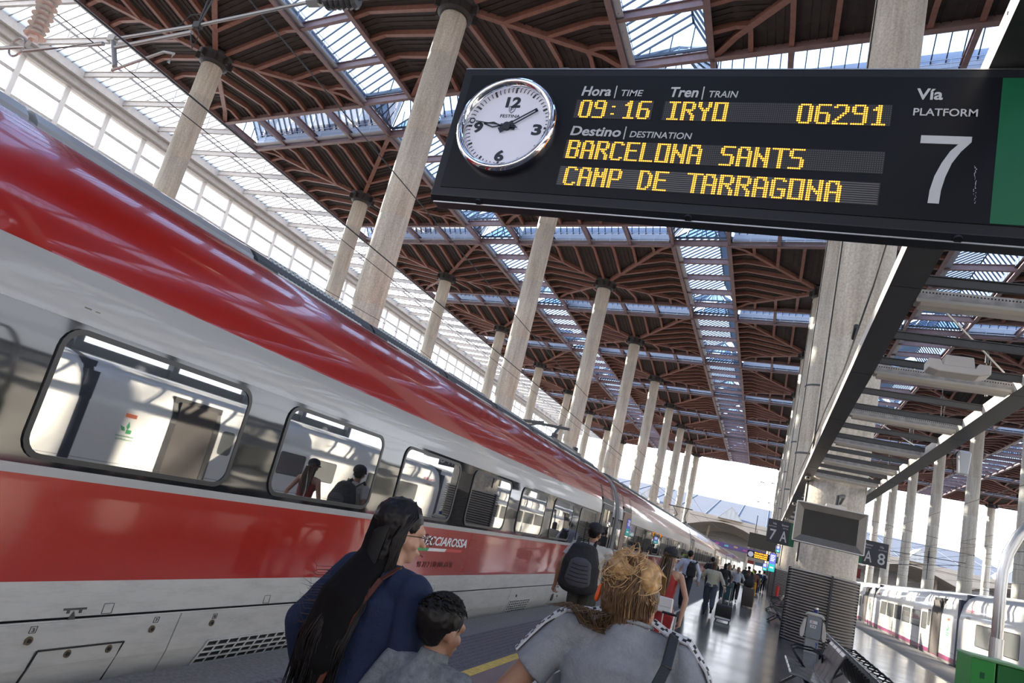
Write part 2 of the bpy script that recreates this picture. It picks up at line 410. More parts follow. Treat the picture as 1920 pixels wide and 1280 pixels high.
# ---- wide glazed band between the bays and the glazed side wall
XL1 = ROWX[0]-A; XL0 = -56.6; BW = XL1-XL0
yA = colxy(0, -4)[1]-12; yB = colxy(0, 8)[1]+10
band = link('side_skylight', None, ceiling); 
fr = MB(); pa = []; zb, zr = H+1.75, H+3.6; rv = XL0+BW*0.55
nb = int((yB-yA)/0.66)
for k in range(nb+1):
    y = yA + k*0.66
    fr.bar((XL0, y, zb), (rv, y, zr), 0.05, 0.1); fr.bar((rv, y, zr), (XL1, y, zb), 0.05, 0.1)
for x, z in ((XL0+BW*.28, zb+(zr-zb)*.5), (rv, zr), (XL1-BW*.22, zb+(zr-zb)*.5)): fr.bar((x, yA, z-0.1), (x, yB, z-0.1), 0.09, 0.16)
band_frame = part('side_skylight', fr, mat('grey_glazing_bar', (0.2, 0.2, 0.21), 0.5), ceiling); bpy.data.objects.remove(band)
ym = colxy(0, 0)[1]
nearp = []; farp = []
yk = yA
while yk < yB:
    y2 = yk+3.96
    for q in ([(XL0, yk, zb+.06), (XL0, y2, zb+.06), (rv, y2, zr+.06), (rv, yk, zr+.06)], [(rv, yk, zr+.06), (rv, y2, zr+.06), (XL1, y2, zb+.06), (XL1, yk, zb+.06)]):
        o = part('glass_pane', pane_mesh([[Vector(v) for v in q]], 'glass_pane', M_GLASSM), None, band_frame)
    tb = MB(); ibeam(tb, (XL0, yk, 0), (XL1, yk, 0), H+1.35, 0.42, 0.22)
    for t in (0.3, 0.6): tb.bar((XL0+BW*t, yk, H+1.7), (XL0+BW*t, yk, zb+(zr-zb)*0.6), 0.07, 0.07)
    part('truss_beam', tb, M_GREYSTEEL, ceiling)
    yk = y2
eb = MB(); eb.bb(XL0-0.9, XL0, yA, yB, H+1.1, H+2.0); eb.bb(XL0-1.5, XL0-0.5, yA, yB, H+0.55, H+1.2); eb.bar((XL1-0.1, yA, H+1.7), (XL1-0.1, yB, H+1.7), 0.2, 0.7)
part('edge_fascia', eb, M_GREYSTEEL, ceiling)
# ---- glazed side wall
wall = struct('wall_left', label='tall glazed side wall with pale steel fins behind the red train')
XW = -58.0; zt, rows_ = 25.9, [25.9, 24.4, 22.6, 20.6, 18.4, 16.0, 13.4, 10.5, 7.4]
fm = MB(); fm.prism([(0, 25.95), (0.15, 25.95), (0.62, 7.0), (0, 7.0)], lambda a, b, t: (XW+a+0.02, t, b), -0.2, 0.2)
me_fin = fm.mesh('mullion', mat('pale_fin', (0.62, 0.60, 0.58), 0.5))
tr_ = MB(); tr_.bar((XW, 0, 0), (XW, 3.95, 0), 0.22, 0.2); me_tr = tr_.mesh('transom', M_GREYSTEEL)
pmesh = []
for k in range(len(rows_)-1):
    m = MB(); m.add([(XW-0.05, 0.1, rows_[k+1]+.06), (XW-0.05, 3.85, rows_[k+1]+.06), (XW-0.05, 3.85, rows_[k]-.06), (XW-0.05, 0.1, rows_[k]-.06)], [(0, 1, 2, 3)]); pmesh.append(m.mesh('glass_pane', M_GLASS2, fix=False))
npan = 0
for k in range(-9, 44):
    y = 30.86 + 3.95*k
    link('mullion', me_fin, wall, (0, y, 0))
    for j in range(1, len(rows_)): link('transom', me_tr, wall, (0, y, rows_[j]))
    for j, me in enumerate(pmesh): link('glass_pane', me, wall, (0, y, 0))
wb_ = MB(); wb_.bb(XW-0.4, XW+0.3, 30.86-3.95*9, 30.86+3.95*44, -1.2, 7.2); wb_.bb(XW-0.5, XW+0.5, 30.86-36, 30.86+174, 25.9, 27.0)
part('plinth', wb_, M_GREYSTEEL, wall)
# ------------------------------------------------------------------ columns
def shaft_mesh(r0, r1, zb_):
    m = MB(); prof = [(r0+(r1-r0)*(z-zb_)/(H-zb_)/1.0, z) for z in [zb_, 0.0]]
    for z in [4.6, 9.2, 13.8, 18.4, 23.0]:
        rr = r0+(r1-r0)*(z-zb_)/(H-zb_); prof += [(rr, z-0.02), (rr-0.012, z), (rr, z+0.02)]
    prof += [(r1, H-0.15), (r1-0.05, H)]
    m.lathe(prof, n=40); me = m.mesh('shaft', M_CONC, True); return me
me_thin = shaft_mesh(0.79, 0.71, -1.2); me_thick = shaft_mesh(0.84, 0.84, -0.2)
cm = MB(); cm.lathe([(0.5, -0.05), (0.78, 0.0), (0.95, 0.12), (0.95, 0.6), (1.15, 0.78), (1.15, 0.9), (0.6, 0.95)], (0, 0, H), n=24)
for k in range(8):
    a = k*pi/4; cm.box((1.0*cos(a), 1.0*sin(a), H+0.42), (0.4, 0.12, 0.5), Matrix.Rotation(a, 3, 'Z'))
me_cap = cm.mesh('capital', mat('black_steel_capital', (0.035, 0.03, 0.03), 0.5))
ordn = ['first', 'second', 'third', 'fourth', 'fifth', 'sixth', 'seventh', 'eighth', 'ninth']
rown = ['row farthest left, by the glazed wall', 'second row from the left, just beyond the red train', 'row standing on the middle platform', 'first row right of the white train', 'outermost row on the right']
slat = MB()
slat.lathe([(0.90, 0.0), (0.985, 0.012), (0.99, 0.02), (0.91, 0.055), (0.90, 0.05)], n=48); me_slat = slat.mesh('slat', mat('grey_louvre', (0.50, 0.47, 0.43), 0.45, 0.15), False)
for r in range(5):
    vis = []
    for i in range(-1, 9):
        x, y = colxy(r, i)
        vz = any(in_view((x, y, z), 20) for z in (2, 5, 9, 13, 18, 22, 25))
        if r != 2 and not vz and i > 0: continue
        if not vz or (r == 2 and i == -1): continue
        vis.append(i)
    for k, i in enumerate(vis):
        x, y = colxy(r, i)
        if r == 2: x = 1.78
        wide = r == 2
        if False: pass
        else:
            kk = k
            lab = '%s nearest round concrete column of the %s' % (ordn[kk], rown[r])
            if r == 2 and kk == 0: lab = 'thick round concrete pillar wrapped in grey louvres behind the wall monitor'
        t = thing('concrete_column', lab, 'column', (x, y, 0), 0, 'round concrete columns carrying the roof')
        link('shaft', me_thick if wide else me_thin, t); link('capital', me_cap, t)
        if wide and i >= 0:
            cl = MB(); cl.lathe([(0.87, 0.0), (0.87, 2.02)], n=40)
            for a in (-1.42, 1.72, 0.15, 3.3): cl.box((0.95*cos(a), 0.95*sin(a), 1.01), (0.1, 0.05, 2.02), Matrix.Rotation(a, 3, 'Z'))
            c_ = part('louvre_cladding', cl, mat('louvre_backing', (0.04, 0.04, 0.042), 0.5), t)
            if i <= 3:
                for j in range(26): link('slat', me_slat, c_, (0, 0, 0.01+j*0.078))
            else:
                sm = MB(); 
                for j in range(26): sm.add([(v.co.x, v.co.y, v.co.z+0.01+j*0.078) for v in me_slat.vertices], [tuple(p.vertices) for p in me_slat.polygons])
                part('slats', sm, me_slat.materials[0], c_, kind='stuff')
            # strap bands and clip-on cable
        if wide:
            cb = MB(); cb.tube([(-0.80, -0.30, 2.2), (-0.80, -0.30, 12), (-0.81, -0.30, 25)], 0.022); part('cable', cb, M_CABLE, t)
            if i >= 1:
                bd = MB(); 
                for z in (8.5, 12.5): bd.lathe([(0.85, z), (0.87, z+.01), (0.87, z+0.1), (0.85, z+.11)], n=32)
                part('strap_band', bd, M_DKGREY, t)
# ------------------------------------------------------------------ platforms and track beds
def tile_mat():
    m = bpy.data.materials.new('polished_dark_tile'); m.use_nodes = True; n = m.node_tree.nodes; L = m.node_tree.links; b = n['Principled BSDF']
    t = n.new('ShaderNodeTexCoord')
    br = n.new('ShaderNodeTexBrick'); br.offset = 0.5; br.inputs['Scale'].default_value = 1.0; br.inputs['Mortar Size'].default_value = 0.006
    br.inputs['Brick Width'].default_value = 1.2; br.inputs['Row Height'].default_value = 0.6
    br.inputs['Color1'].default_value = (0.12, 0.118, 0.12, 1); br.inputs['Color2'].default_value = (0.15, 0.145, 0.145, 1); br.inputs['Mortar'].default_value = (0.04, 0.04, 0.04, 1)
    L.new(t.outputs['Object'], br.inputs['Vector'])
    a = n.new('ShaderNodeTexNoise'); a.inputs['Scale'].default_value = 0.9; a.inputs['Detail'].default_value = 5; L.new(t.outputs['Object'], a.inputs['Vector'])
    r = n.new('ShaderNodeMapRange'); r.inputs['To Min'].default_value = 0.10; r.inputs['To Max'].default_value = 0.26; L.new(a.outputs['Fac'], r.inputs[0]); L.new(r.outputs[0], b.inputs['Roughness'])
    L.new(br.outputs['Color'], b.inputs['Base Color']); b.inputs['Specular IOR Level'].default_value = 0.30
    bp = n.new('ShaderNodeBump'); bp.inputs['Strength'].default_value = 0.15; bp.inputs['Distance'].default_value = 0.01; L.new(br.outputs['Fac'], bp.inputs['Height']); bp.invert = True
    L.new(bp.outputs[0], b.inputs['Normal']); MATS['tile'] = m; return m
M_TILE = tile_mat()
M_EDGE = mat('rough_grey_edge_concrete', (0.17, 0.165, 0.165), 0.8, noise=0.3, scale=30, bump=(0.3, 60))
M_STUD = mat('violet_grey_tactile', (0.10, 0.09, 0.105), 0.55, noise=0.2, scale=14)
M_BAL = mat('dark_ballast', (0.075, 0.065, 0.06), 0.9, noise=0.5, scale=25, bump=(1.0, 30))
floor = struct('floor', label='polished dark grey station platform between the two trains')
PY0, PY1 = -75.0, 215.0
m = MB(); m.bb(-2.45, 5.25, PY0, PY1, -0.35, 0.0); part('paving', m, M_TILE, floor)
m = MB(); m.bb(-3.82, -3.34, PY0, PY1, -0.35, 0.004); m.bb(5.25, 7.1, PY0, PY1, -0.35, 0.004); part('edge_coping', m, M_EDGE, floor)
m = MB(); m.bb(-3.34, -2.05, 13.5, PY1, -0.35, 0.004); part('edge_coping', m, M_EDGE, floor)
m = MB(); m.bb(-3.34, -2.62, PY0, 13.5, -0.35, 0.003); 
y = 4.0
part('tactile_strip', m, M_STUD, floor)
sd = MB()
for iy in range(0, 120):
    yy = 4.5 + iy*0.075
    for ix in range(9):
        xx = -3.29 + ix*0.075
        sd.add([(xx-.026, yy-.026, .003), (xx+.026, yy-.026, .003), (xx+.026, yy+.026, .003), (xx-.026, yy+.026, .003), (xx-.016, yy-.016, .012), (xx+.016, yy-.016, .012), (xx+.016, yy+.016, .012), (xx-.016, yy+.016, .012)],
               [(4, 5, 6, 7), (0, 1, 5, 4), (1, 2, 6, 5), (2, 3, 7, 6), (3, 0, 4, 7)])
part('studs', sd, M_STUD, floor, kind='stuff', fix=False)
m = MB(); m.bb(-2.62, -2.5, PY0, 13.5, -0.3, 0.005); part('yellow_line', m, mat('worn_yellow_paint', (0.62, 0.44, 0.09), 0.6, noise=0.35, scale=22), floor)
m = MB(); m.bb(-2.5, -2.05, PY0, 13.5, -0.3, 0.0035); part('border_strip', m, mat('purple_grey_stone', (0.12, 0.10, 0.115), 0.3, noise=0.15, scale=6), floor)
m = MB(); m.bb(-2.05, -2.0, PY0, PY1, -0.3, 0.006); m.bb(5.2, 5.27, PY0, PY1, -0.3, 0.006); part('pale_joint', m, mat('pale_stone', (0.5, 0.48, 0.44), 0.5), floor)
m = MB(); m.bb(-3.6, 6.9, PY0, PY1, -1.6, -0.35); part('platform_wall', m, M_EDGE, floor)
# other platforms and ballast between
m = MB(); m.bb(-22.5, -15.0, PY0, PY1, -1.6, 0.0); m.bb(18.3, 26.0, PY0, PY1, -1.6, 0.0); m.bb(38.5, 46.5, PY0, PY1, -1.6, 0); m.bb(-57.6, -36.0, PY0, PY1, -1.6, 0.0); part('platform', m, M_EDGE, floor)
m = MB(); m.add([(-160, -120, -1.5), (160, -120, -1.5), (160, 420, -1.5), (-160, 420, -1.5)], [(0, 1, 2, 3)]); part('track_bed', m, M_BAL, floor)
M_RAILS = mat('rusty_rail', (0.2, 0.13, 0.10), 0.4, 0.7)
for xc in (-5.45, -10.9, 8.73, 14.4, 31.0):
    for s in (-0.72, 0.72):
        m = MB(); m.bb(xc+s-.035, xc+s+.035, -20, 230, -1.42, -1.3); m.bb(xc+s-.07, xc+s+.07, -20, 230, -1.48, -1.44); part('rail', m, M_RAILS, floor)
# ------------------------------------------------------------------ red high-speed train
def paint(name, col, rough=0.22, coat=0.9, bumpy=0.03, noise=0.0):
    m = mat(name, col, rough, 0.0, coat, coat_rough=0.04)
    n = m.node_tree.nodes; L = m.node_tree.links; b = n['Principled BSDF']
    t = n.new('ShaderNodeTexCoord'); mp = n.new('ShaderNodeMapping'); mp.inputs['Scale'].default_value = (1, 0.35, 1.6); L.new(t.outputs['Object'], mp.inputs[0])
    a = n.new('ShaderNodeTexNoise'); a.inputs['Scale'].default_value = 2.2; a.inputs['Detail'].default_value = 2; L.new(mp.outputs[0], a.inputs['Vector'])
    bp = n.new('ShaderNodeBump'); bp.inputs['Strength'].default_value = bumpy*8; bp.inputs['Distance'].default_value = 0.01
    L.new(a.outputs['Fac'], bp.inputs['Height']); L.new(bp.outputs[0], b.inputs['Normal']); L.new(bp.outputs[0], b.inputs['Coat Normal'])
    if noise:
        c = n.new('ShaderNodeTexNoise'); c.inputs['Scale'].default_value = 5; c.inputs['Detail'].default_value = 8; c.inputs['Roughness'].default_value = 0.75
        mp2 = n.new('ShaderNodeMapping'); mp2.inputs['Scale'].default_value = (1, 0.5, 2.5); L.new(t.outputs['Object'], mp2.inputs[0]); L.new(mp2.outputs[0], c.inputs['Vector'])
        r = n.new('ShaderNodeValToRGB'); r.color_ramp.elements[0].position = 0.3; r.color_ramp.elements[1].position = 0.55
        r.color_ramp.elements[0].color = (*[q*(1-noise) for q in col], 1); r.color_ramp.elements[1].color = (*col, 1)
        L.new(c.outputs['Fac'], r.inputs[0]); L.new(r.outputs[0], b.inputs['Base Color'])
    return m
P_RED = paint('train_red', (0.35, 0.010, 0.005)); P_WHITE = paint('train_pale_grey', (0.36, 0.365, 0.37), 0.3, 0.3, noise=0.06); P_BAND = paint('black_window_band', (0.012, 0.013, 0.015), 0.05, 1.0, 0.03)
P_BAND.node_tree.nodes['Principled BSDF'].inputs['IOR'].default_value = 1.7; P_BAND.node_tree.nodes['Principled BSDF'].inputs['Coat Weight'].default_value = 0.0
P_ROOF = paint('train_roof_grey', (0.32, 0.33, 0.34), 0.3, 0.5); P_LOW = paint('train_dusty_grey', (0.50, 0.50, 0.48), 0.4, 0.3, 0.02, noise=0.22)
def window_glass(name, f0=2.6, inner=(0.02, 0.021, 0.022)):
    m = mat(name, inner, 0.015, 0.0, 0.0, ior=f0); return m
M_WIN = window_glass('mirror_tinted_window', 5.0)
TX = -5.45
# (|offset from centre|, z, material index of the face up to next point) materials: 0 low,1 white,2 red,3 band,4 roof
PROF = [(0.9, -0.62, 0), (1.18, -0.45, 0), (1.34, -0.2, 0), (1.41, 0.05, 0), (1.445, 0.345, 5), (1.43, 0.352, 5), (1.45, 0.362, 0), (1.46, 0.59, 2), (1.46, 1.205, 1), (1.46, 1.262, 3), (1.46, 1.7, 3), (1.458, 2.13, 1), (1.445, 2.3, 1), (1.42, 2.455, 2),
        (1.37, 2.65, 2), (1.28, 2.86, 2), (1.14, 3.06, 2), (0.96, 3.215, 4), (0.72, 3.33, 4), (0.38, 3.41, 4), (0.0, 3.43, 4)]
def body_mesh(prof, y0, y1, mats, name='coach_body', flip=False, step=None, cut=None):
    full = [(d, z, m) for d, z, m in prof] + [(-d, z, prof[k-1][2] if k > 0 else 0) for k, (d, z, _) in reversed(list(enumerate(prof[:-1])))]
    m = MB(); ys = [y0, y1]; n = len(full)
    for y in ys: m.v += [(d, y, z) for d, z, _ in full]
    for k in range(n-1):
        m.f.append((k, k+1, n+k+1, n+k)); m.mi.append(full[k][2])
    m.f.append((n-1, 0, n, 2*n-1)); m.mi.append(0)
    m.f.append(tuple(range(n))); m.mi.append(0); m.f.append(tuple(range(2*n-1, n-1, -1))); m.mi.append(0)
    me = m.mesh(name, mats); return me
def rrect(y0, y1, z0, z1, r, n=5, lean=0.0):
    pts = []
    for cy, cz, a0 in ((y1-r, z1-r, 0), (y0+r, z1-r, 90), (y0+r, z0+r, 180), (y1-r, z0+r, 270)):
        for k in range(n+1):
            a = radians(a0+90*k/n); pts.append((cy+r*cos(a), cz+r*sin(a)))
    return pts
def frame_mb(outer, inner, x0, x1):
    m = MB(); n = len(outer)
    vs = [(x, a, b) for poly in (outer, inner) for x in (x0, x1) for a, b in poly]
    fs = []
    for i in range(n):
        j = (i+1) % n
        fs += [(n+i, n+j, 3*n+j, 3*n+i), (i, j, n+j, n+i), (2*n+i, 2*n+j, 3*n+j, 3*n+i)]
    m.add(vs, fs); return m
red = thing('high_speed_train', 'red and pale grey high-speed train with black window band at the left', 'train', (TX, 0, 0))
mats_r = [P_LOW, P_WHITE, P_RED, P_BAND, P_ROOF, M_BLACK]
CARS = [(-4.3, 20.45), (21.15, 45.0), (45.7, 69.8), (70.5, 94.6), (95.3, 119.4), (120.1, 144.2), (144.9, 168.0)]
M_INT = mat('brown_door_interior', (0.22, 0.13, 0.09), 0.6); M_FRAME = mat('window_rubber_frame', (0.02, 0.02, 0.022), 0.35)
WZ0, WZ1 = 1.315, 2.085
SX = 1.46       # side offset from centre
me_cache = {}
def win_mesh(L):
    k = round(L, 2)
    if k not in me_cache:
        o_ = rrect(0, L, WZ0-.02, WZ1+.015, 0.14); i_ = rrect(0.035, L-0.035, WZ0+.015, WZ1-.02, 0.11)
        fr_ = frame_mb(o_, i_, SX-0.01, SX+0.012).mesh('window', M_FRAME)
        g_ = MB(); g_.add([(SX+0.006, a, b) for a, b in i_], [tuple(range(len(i_)))]); gm = g_.mesh('window_glass', M_WIN, fix=False)
        me_cache[k] = (fr_, gm)
    return me_cache[k]
def grille(y0, y1, z0, z1, off, cols, rows, m_):
    """louvred grille panel; off(z) -> side offset"""
    m = MB()
    for r in range(rows+1):
        z = z0+(z1-z0)*r/rows; m.bar((off(z)+0.012, y0-(z1-z)*0.35, z), (off(z)+0.012, y1-(z1-z)*0.35, z), 0.02, 0.012)
    for c in range(cols+1):
        y = y0+(y1-y0)*c/cols
        for q in range(4): za, zb2 = z0+(z1-z0)*q/4, z0+(z1-z0)*(q+1)/4; m.bar((off(za)+0.012, y-(z1-za)*0.35, za), (off(zb2)+0.012, y-(z1-zb2)*.35, zb2), 0.02, 0.012)
    return m
def off_low(z):
    P = [(d, zz) for d, zz, _ in PROF[:5]]
    for a, b in zip(P, P[1:]):
        if a[1] <= z <= b[1]: return a[0]+(b[0]-a[0])*(z-a[1])/(b[1]-a[1])
    return 1.445
for ci, (y0, y1) in enumerate(CARS):
    body = link('coach_body', body_mesh(PROF, y0, y1, mats_r), red)
    body.data.polygons.foreach_set('use_smooth', [True]*len(body.data.polygons)); body.data.set_sharp_from_angle(angle=radians(28))
    # windows
    if ci == 0: wins = [(-2.0, -0.1), (0.55, 2.35), (2.92, 4.66), (5.16, 6.9), (7.42, 9.12), (9.62, 11.34), (11.94, 13.54), (14.1, 15.72), (16.4, 18.1)]; door = (18.75, 20.05)
    else:
        wins = []; yy = y0+3.3
        while yy+1.75 < y1-0.8: wins.append((yy, yy+1.72)); yy += 2.3
        door = (y0+0.75, y0+2.0)
    if ci < 4:
        for a, b in wins:
            fm_, gm_ = win_mesh(b-a); o = link('window', fm_, body, (0, a, 0)); link('window_glass', gm_, o) if False else link('window_glass', gm_, body, (0, a, 0))
    else:
        mm = MB()
        for a, b in wins: mm.bb(SX, SX+0.01, a, b, WZ0, WZ1)
        part('window_row', mm, M_WIN, body)
    # door: black recess, leaf, brown interior
    d0, d1 = door
    mm = MB(); pr = [(d, z) for d, z, _ in PROF if 0.3 < z < 2.95]
    for s, e in ((d0-0.09, d0), (d1, d1+0.09)):
        vs = [(d+0.015, s, z) for d, z in pr] + [(d+0.015, e, z) for d, z in pr]; n_ = len(pr)
        mm.add(vs, [(i, i+1, n_+i+1, n_+i) for i in range(n_-1)])
    mm.bb(1.2, 1.43, d0-.09, d1+.09, 2.42, 2.55); part('door_frame', mm, M_BLACK, body)
    mm = MB(); mm.bb(SX-0.3, SX+0.012, d0, d0+(d1-d0)*0.5, 0.02, 2.4) if False else mm.bb(SX-0.002, SX+0.01, d0, d1, 0.1, 2.4)
    part('door', mm, M_BLACK if ci == 0 else M_INT, body)
    mm = MB(); mm.bb(SX+.01, SX+.02, d0+.12 if ci == 0 else d0+0.62, d1-.1, 1.1, 2.25); part('door_glass', mm, M_WIN, body)
    # skirt seams (dark grooves), lower panels proud of body
    seams = ([1.72, 4.66, 7.62, 10.1, 12.6, 15.4, 18.2] if ci == 0 else [y0+0.5+k*2.9 for k in range(8)])
    if ci < 3:
        for a, b in zip([y0+0.02]+seams, seams+[y1-0.02]):
            mm = MB(); zz = [-0.5, -0.3, -0.12, 0.05, 0.2, 0.335]
            vs = []
            for y_ in (a+0.008, b-0.008):
                for z_ in zz: vs.append((off_low(z_)+0.012, y_, z_))
            for y_ in (a+0.008, b-0.008):
                for z_ in zz: vs.append((off_low(z_)-0.03, y_, z_))
            k_ = len(zz); fs = [(i, i+1, k_+i+1, k_+i) for i in range(k_-1)] + [(i, i+1, 2*k_+i+1, 2*k_+i) for i in range(k_-1)] + [(k_+i, k_+i+1, 3*k_+i+1, 3*k_+i) for i in range(k_-1)] + [(k_-1, 2*k_-1, 4*k_-1, 3*k_-1)]
            mm.add(vs, fs); part('skirt_panel', mm, P_LOW, body)
    # gangway bellows
    if ci < len(CARS)-1:
        y2 = CARS[ci+1][0]; mm = MB(); k_ = 0
        while y1+0.06*k_ < y2:
            s_ = 0.95 if k_ % 2 else 0.90
            mm.loft([[Vector((d*s_, y1+0.06*k_, -0.3+(z+0.3)*s_)) for d, z, _ in PROF] + [Vector((-d*s_, y1+0.06*k_, -0.3+(z+0.3)*s_)) for d, z, _ in reversed(PROF[:-1])],
                     [Vector((d*s_, y1+0.06*k_+0.04, -0.3+(z+0.3)*s_)) for d, z, _ in PROF] + [Vector((-d*s_, y1+0.06*k_+0.04, -0.3+(z+0.3)*s_)) for d, z, _ in reversed(PROF[:-1])]]); k_ += 1
        part('gangway_bellows', mm, mat('bellows_grey', (0.10, 0.10, 0.11), 0.5), red)
        mm = MB()
        for yy in (y1-0.10, y2+0.02):
            vs = []
            for y_ in (yy, yy+0.08):
                vs += [(d*1.012, y_, z*1.01) for d, z, _ in PROF if z > 0.3]
            k_ = len(vs)//2; mm.add(vs, [(i, i+1, k_+i+1, k_+i) for i in range(k_-1)])
        part('end_trim', mm, M_BLACK, body)
    # roof fairings along the shoulder with perforated grilles
    if ci < 3:
        yy = y0+0.5; kk = 0
        while yy+2.0 < y1:
            L_ = 2.15; solid = (ci == 0 and yy < 3.2)
            mm = MB(); a_, b_ = yy, yy+L_-0.06
            mm.prism([(0.50, 3.2), (0.93, 3.19), (0.90, 3.27), (0.83, 3.335), (0.72, 3.38), (0.50, 3.40)], lambda p, q, t: (p, t, q), a_, b_)
            fo = part('roof_fairing', mm, P_ROOF if solid else M_DKGREY, body)
            if not solid:
                gm_ = MB()
                for c in range(22):
                    y_ = a_+0.3+c*(L_-0.66)/21; gm_.bar((0.915, y_, 3.235), (0.76, y_, 3.385), 0.022, 0.02)
                for q in range(6):
                    t = q/5; gm_.bar((0.915-0.155*t, a_+0.28, 3.235+.15*t), (0.915-0.155*t, b_-0.28, 3.235+.15*t), 0.02, 0.018)
                part('roof_grille', gm_, mat('grille_metal', (0.33, 0.36, 0.38), 0.35, 0.7), body)
            yy += L_
# near-car details
body0 = [o for o in red.children if o.name.startswith('coach_body')][0]
for nm, me in (('lettering', text_mesh('FRECCIAROSSA', 8.30, 9.97, 0.985, 0.115, shear=0.25, offset=0.02)),):
    for v in me.vertices: x, y, z = v.co; v.co = (SX+0.004-y, x, z)
    me.materials.append(M_WHITE); link(nm, me, body0)['label'] = 'white slanted operator lettering'
for c, a, b in (((0.01, 0.30, 0.10), 8.22, 8.74), ((0.75, 0.75, 0.75), 8.74, 9.3), ((0.55, 0.02, 0.02), 9.3, 9.86)):
    mm = MB(); mm.add([(SX+0.004, a-.04, 0.905), (SX+0.004, b-.04, 0.905), (SX+0.004, b, 0.945), (SX+0.004, a, 0.945)], [(0, 1, 2, 3)]); part('stripe', mm, mat('stripe_%d' % int(c[0]*100), c, 0.4), body0)
me = text_mesh('93 77 2 110 004-6 I-TI', 8.5, 9.62, 0.70, 0.075, shear=0.1)
for v in me.vertices: x, y, z = v.co; v.co = (SX+0.003-y, x, z)
me.materials.append(mat('faint_dark_print', (0.09, 0.02, 0.02), 0.5)); link('lettering', me, body0)
def sidedisc(y, z, r, m_, d=0.01, nm='fastener'):
    mm = MB(); x = off_low(z)+0.012; mm.cyl((x, y, z), (x+d, y, z), r, n=14); return part(nm, mm, m_, body0, label=None)
M_BRASS = mat('dull_bronze', (0.16, 0.13, 0.09), 0.4, 0.6)
for y, z in ((3.46, 0.235), (4.42, 0.235), (5.04, 0.238), (3.78, 0.125), (4.10, 0.125), (8.6, 0.2), (10.4, 0.2), (13.0, 0.2), (16.0, .1)):
    sidedisc(y, z, 0.026, M_BRASS); sidedisc(y, z, 0.012, M_BLACK, 0.016)
M_PRN = mat('dark_print', (0.06, 0.06, 0.06), 0.5)
def outline(y0, y1, z0, z1, t=0.004, fn=None):
    mm = MB(); fn = fn or (lambda z: off_low(z)+0.0135)
    for a in ((y0, z0, y1, z0), (y0, z1, y1, z1), (y0, z0, y0, z1), (y1, z0, y1, z1)):
        mm.bar((fn(a[1])+.001, a[0], a[1]), (fn(a[3])+.001, a[2], a[3]), t, t)
    return mm
# hatch in the skirt
hz0, hz1 = -0.16, 0.165
mm = MB(); vs = []
for y_ in (3.56, 4.20):
    for z_ in (hz0, -0.05, 0.06, hz1): vs.append((off_low(z_)+0.018, y_-(hz1-z_)*0.12, z_))
mm.add(vs, [(i, i+1, 5+i, 4+i) for i in range(3)]); part('hatch', mm, P_LOW, body0)
mm = MB()
for p, q in (((3.555, hz1), (4.205, hz1)), ((3.55, hz1), (3.51, hz0)), ((4.205, hz1), (4.165, hz0))): mm.bar((off_low(p[1])+.023, p[0], p[1]), (off_low(q[1])+.023, q[0], q[1]), 0.012, 0.009)
part('hatch_joint', mm, M_BLACK, body0)
for y, z, s in ((3.46, 0.30, '3'), (4.43, 0.30, '7'), (5.05, 0.29, '1')):
    part('plate_outline', outline(y-.022, y+.022, z-.02, z+.02, 0.003), M_PRN, body0)
    me = text_mesh(s, y-.008, y+.008, z-.012, 0.024)
    for v in me.vertices: a, b, c = v.co; v.co = (off_low(z)+0.0135-b, a, c)
    me.materials.append(M_PRN); link('lettering', me, body0)
fside = lambda z: 1.452
for y, z in ((3.96, 0.40), (5.66, 0.40), (9.2, 0.42)): part('plate_outline', outline(y-.04, y+.04, z-.03, z+.035, 0.0035, fside), M_PRN, body0)
mm = MB(); mm.bb(1.452, 1.456, 3.62, 3.79, 0.405, 0.418); mm.bb(1.452, 1.456, 3.65, 3.67, .385, .405); mm.bb(1.452, 1.456, 3.74, 3.76, .385, .405); mm.add([(1.455, 3.70, 0.402), (1.455, 3.73, 0.345), (1.455, 3.67, 0.345)], [(0, 1, 2)]); part('scale_symbol', mm, M_PRN, body0)
for (a, b, z0_, z1_, c_, r_) in ((5.08, 6.5, -0.14, 0.095, 11, 5), (12.7, 13.9, -0.1, 0.12, 10, 5)):
    mm = MB(); vs = []
    for y_ in (a, b):
        for z_ in (z0_, -0.08, -0.02, 0.03, z1_): vs.append((off_low(z_)+0.017, y_-(z1_-z_)*0.35, z_))
    mm.add(vs, [(k, k+1, 6+k, 5+k) for k in range(4)]); part('vent_opening', mm, M_BLACK, body0)
    part('vent_grille', grille(a, b, z0_, z1_, lambda z: off_low(z)+.012, c_, r_, None), P_LOW, body0)
mm = MB(); mm.cyl((1.40, 15.6, 0.1), (1.435, 15.6, 0.1), 0.09, n=20); part('round_port', mm, M_BLACK, body0)
mm = MB(); mm.box((1.448, 3.02, 2.215), (0.006, 0.05, 0.03)); mm.box((1.448, 3.09, 2.215), (0.006, 0.035, 0.025)); part('marker_plate', mm, mat('tarnish', (0.13, 0.11, 0.08), 0.5), body0)
# bogies
for yc in (-1.5, 17.3, 24.3, 42, 48.8, 67):
    mm = MB()
    for dy in (-1.3, 1.3):
        for s in (-1, 1): mm.cyl((s*0.68, yc+dy, -0.92), (s*0.8, yc+dy, -0.92), 0.46, n=24)
    mm.bb(-1.0, 1.0, yc-1.6, yc+1.6, -0.95, -0.7); part('bogie', mm, M_BLACK, red)
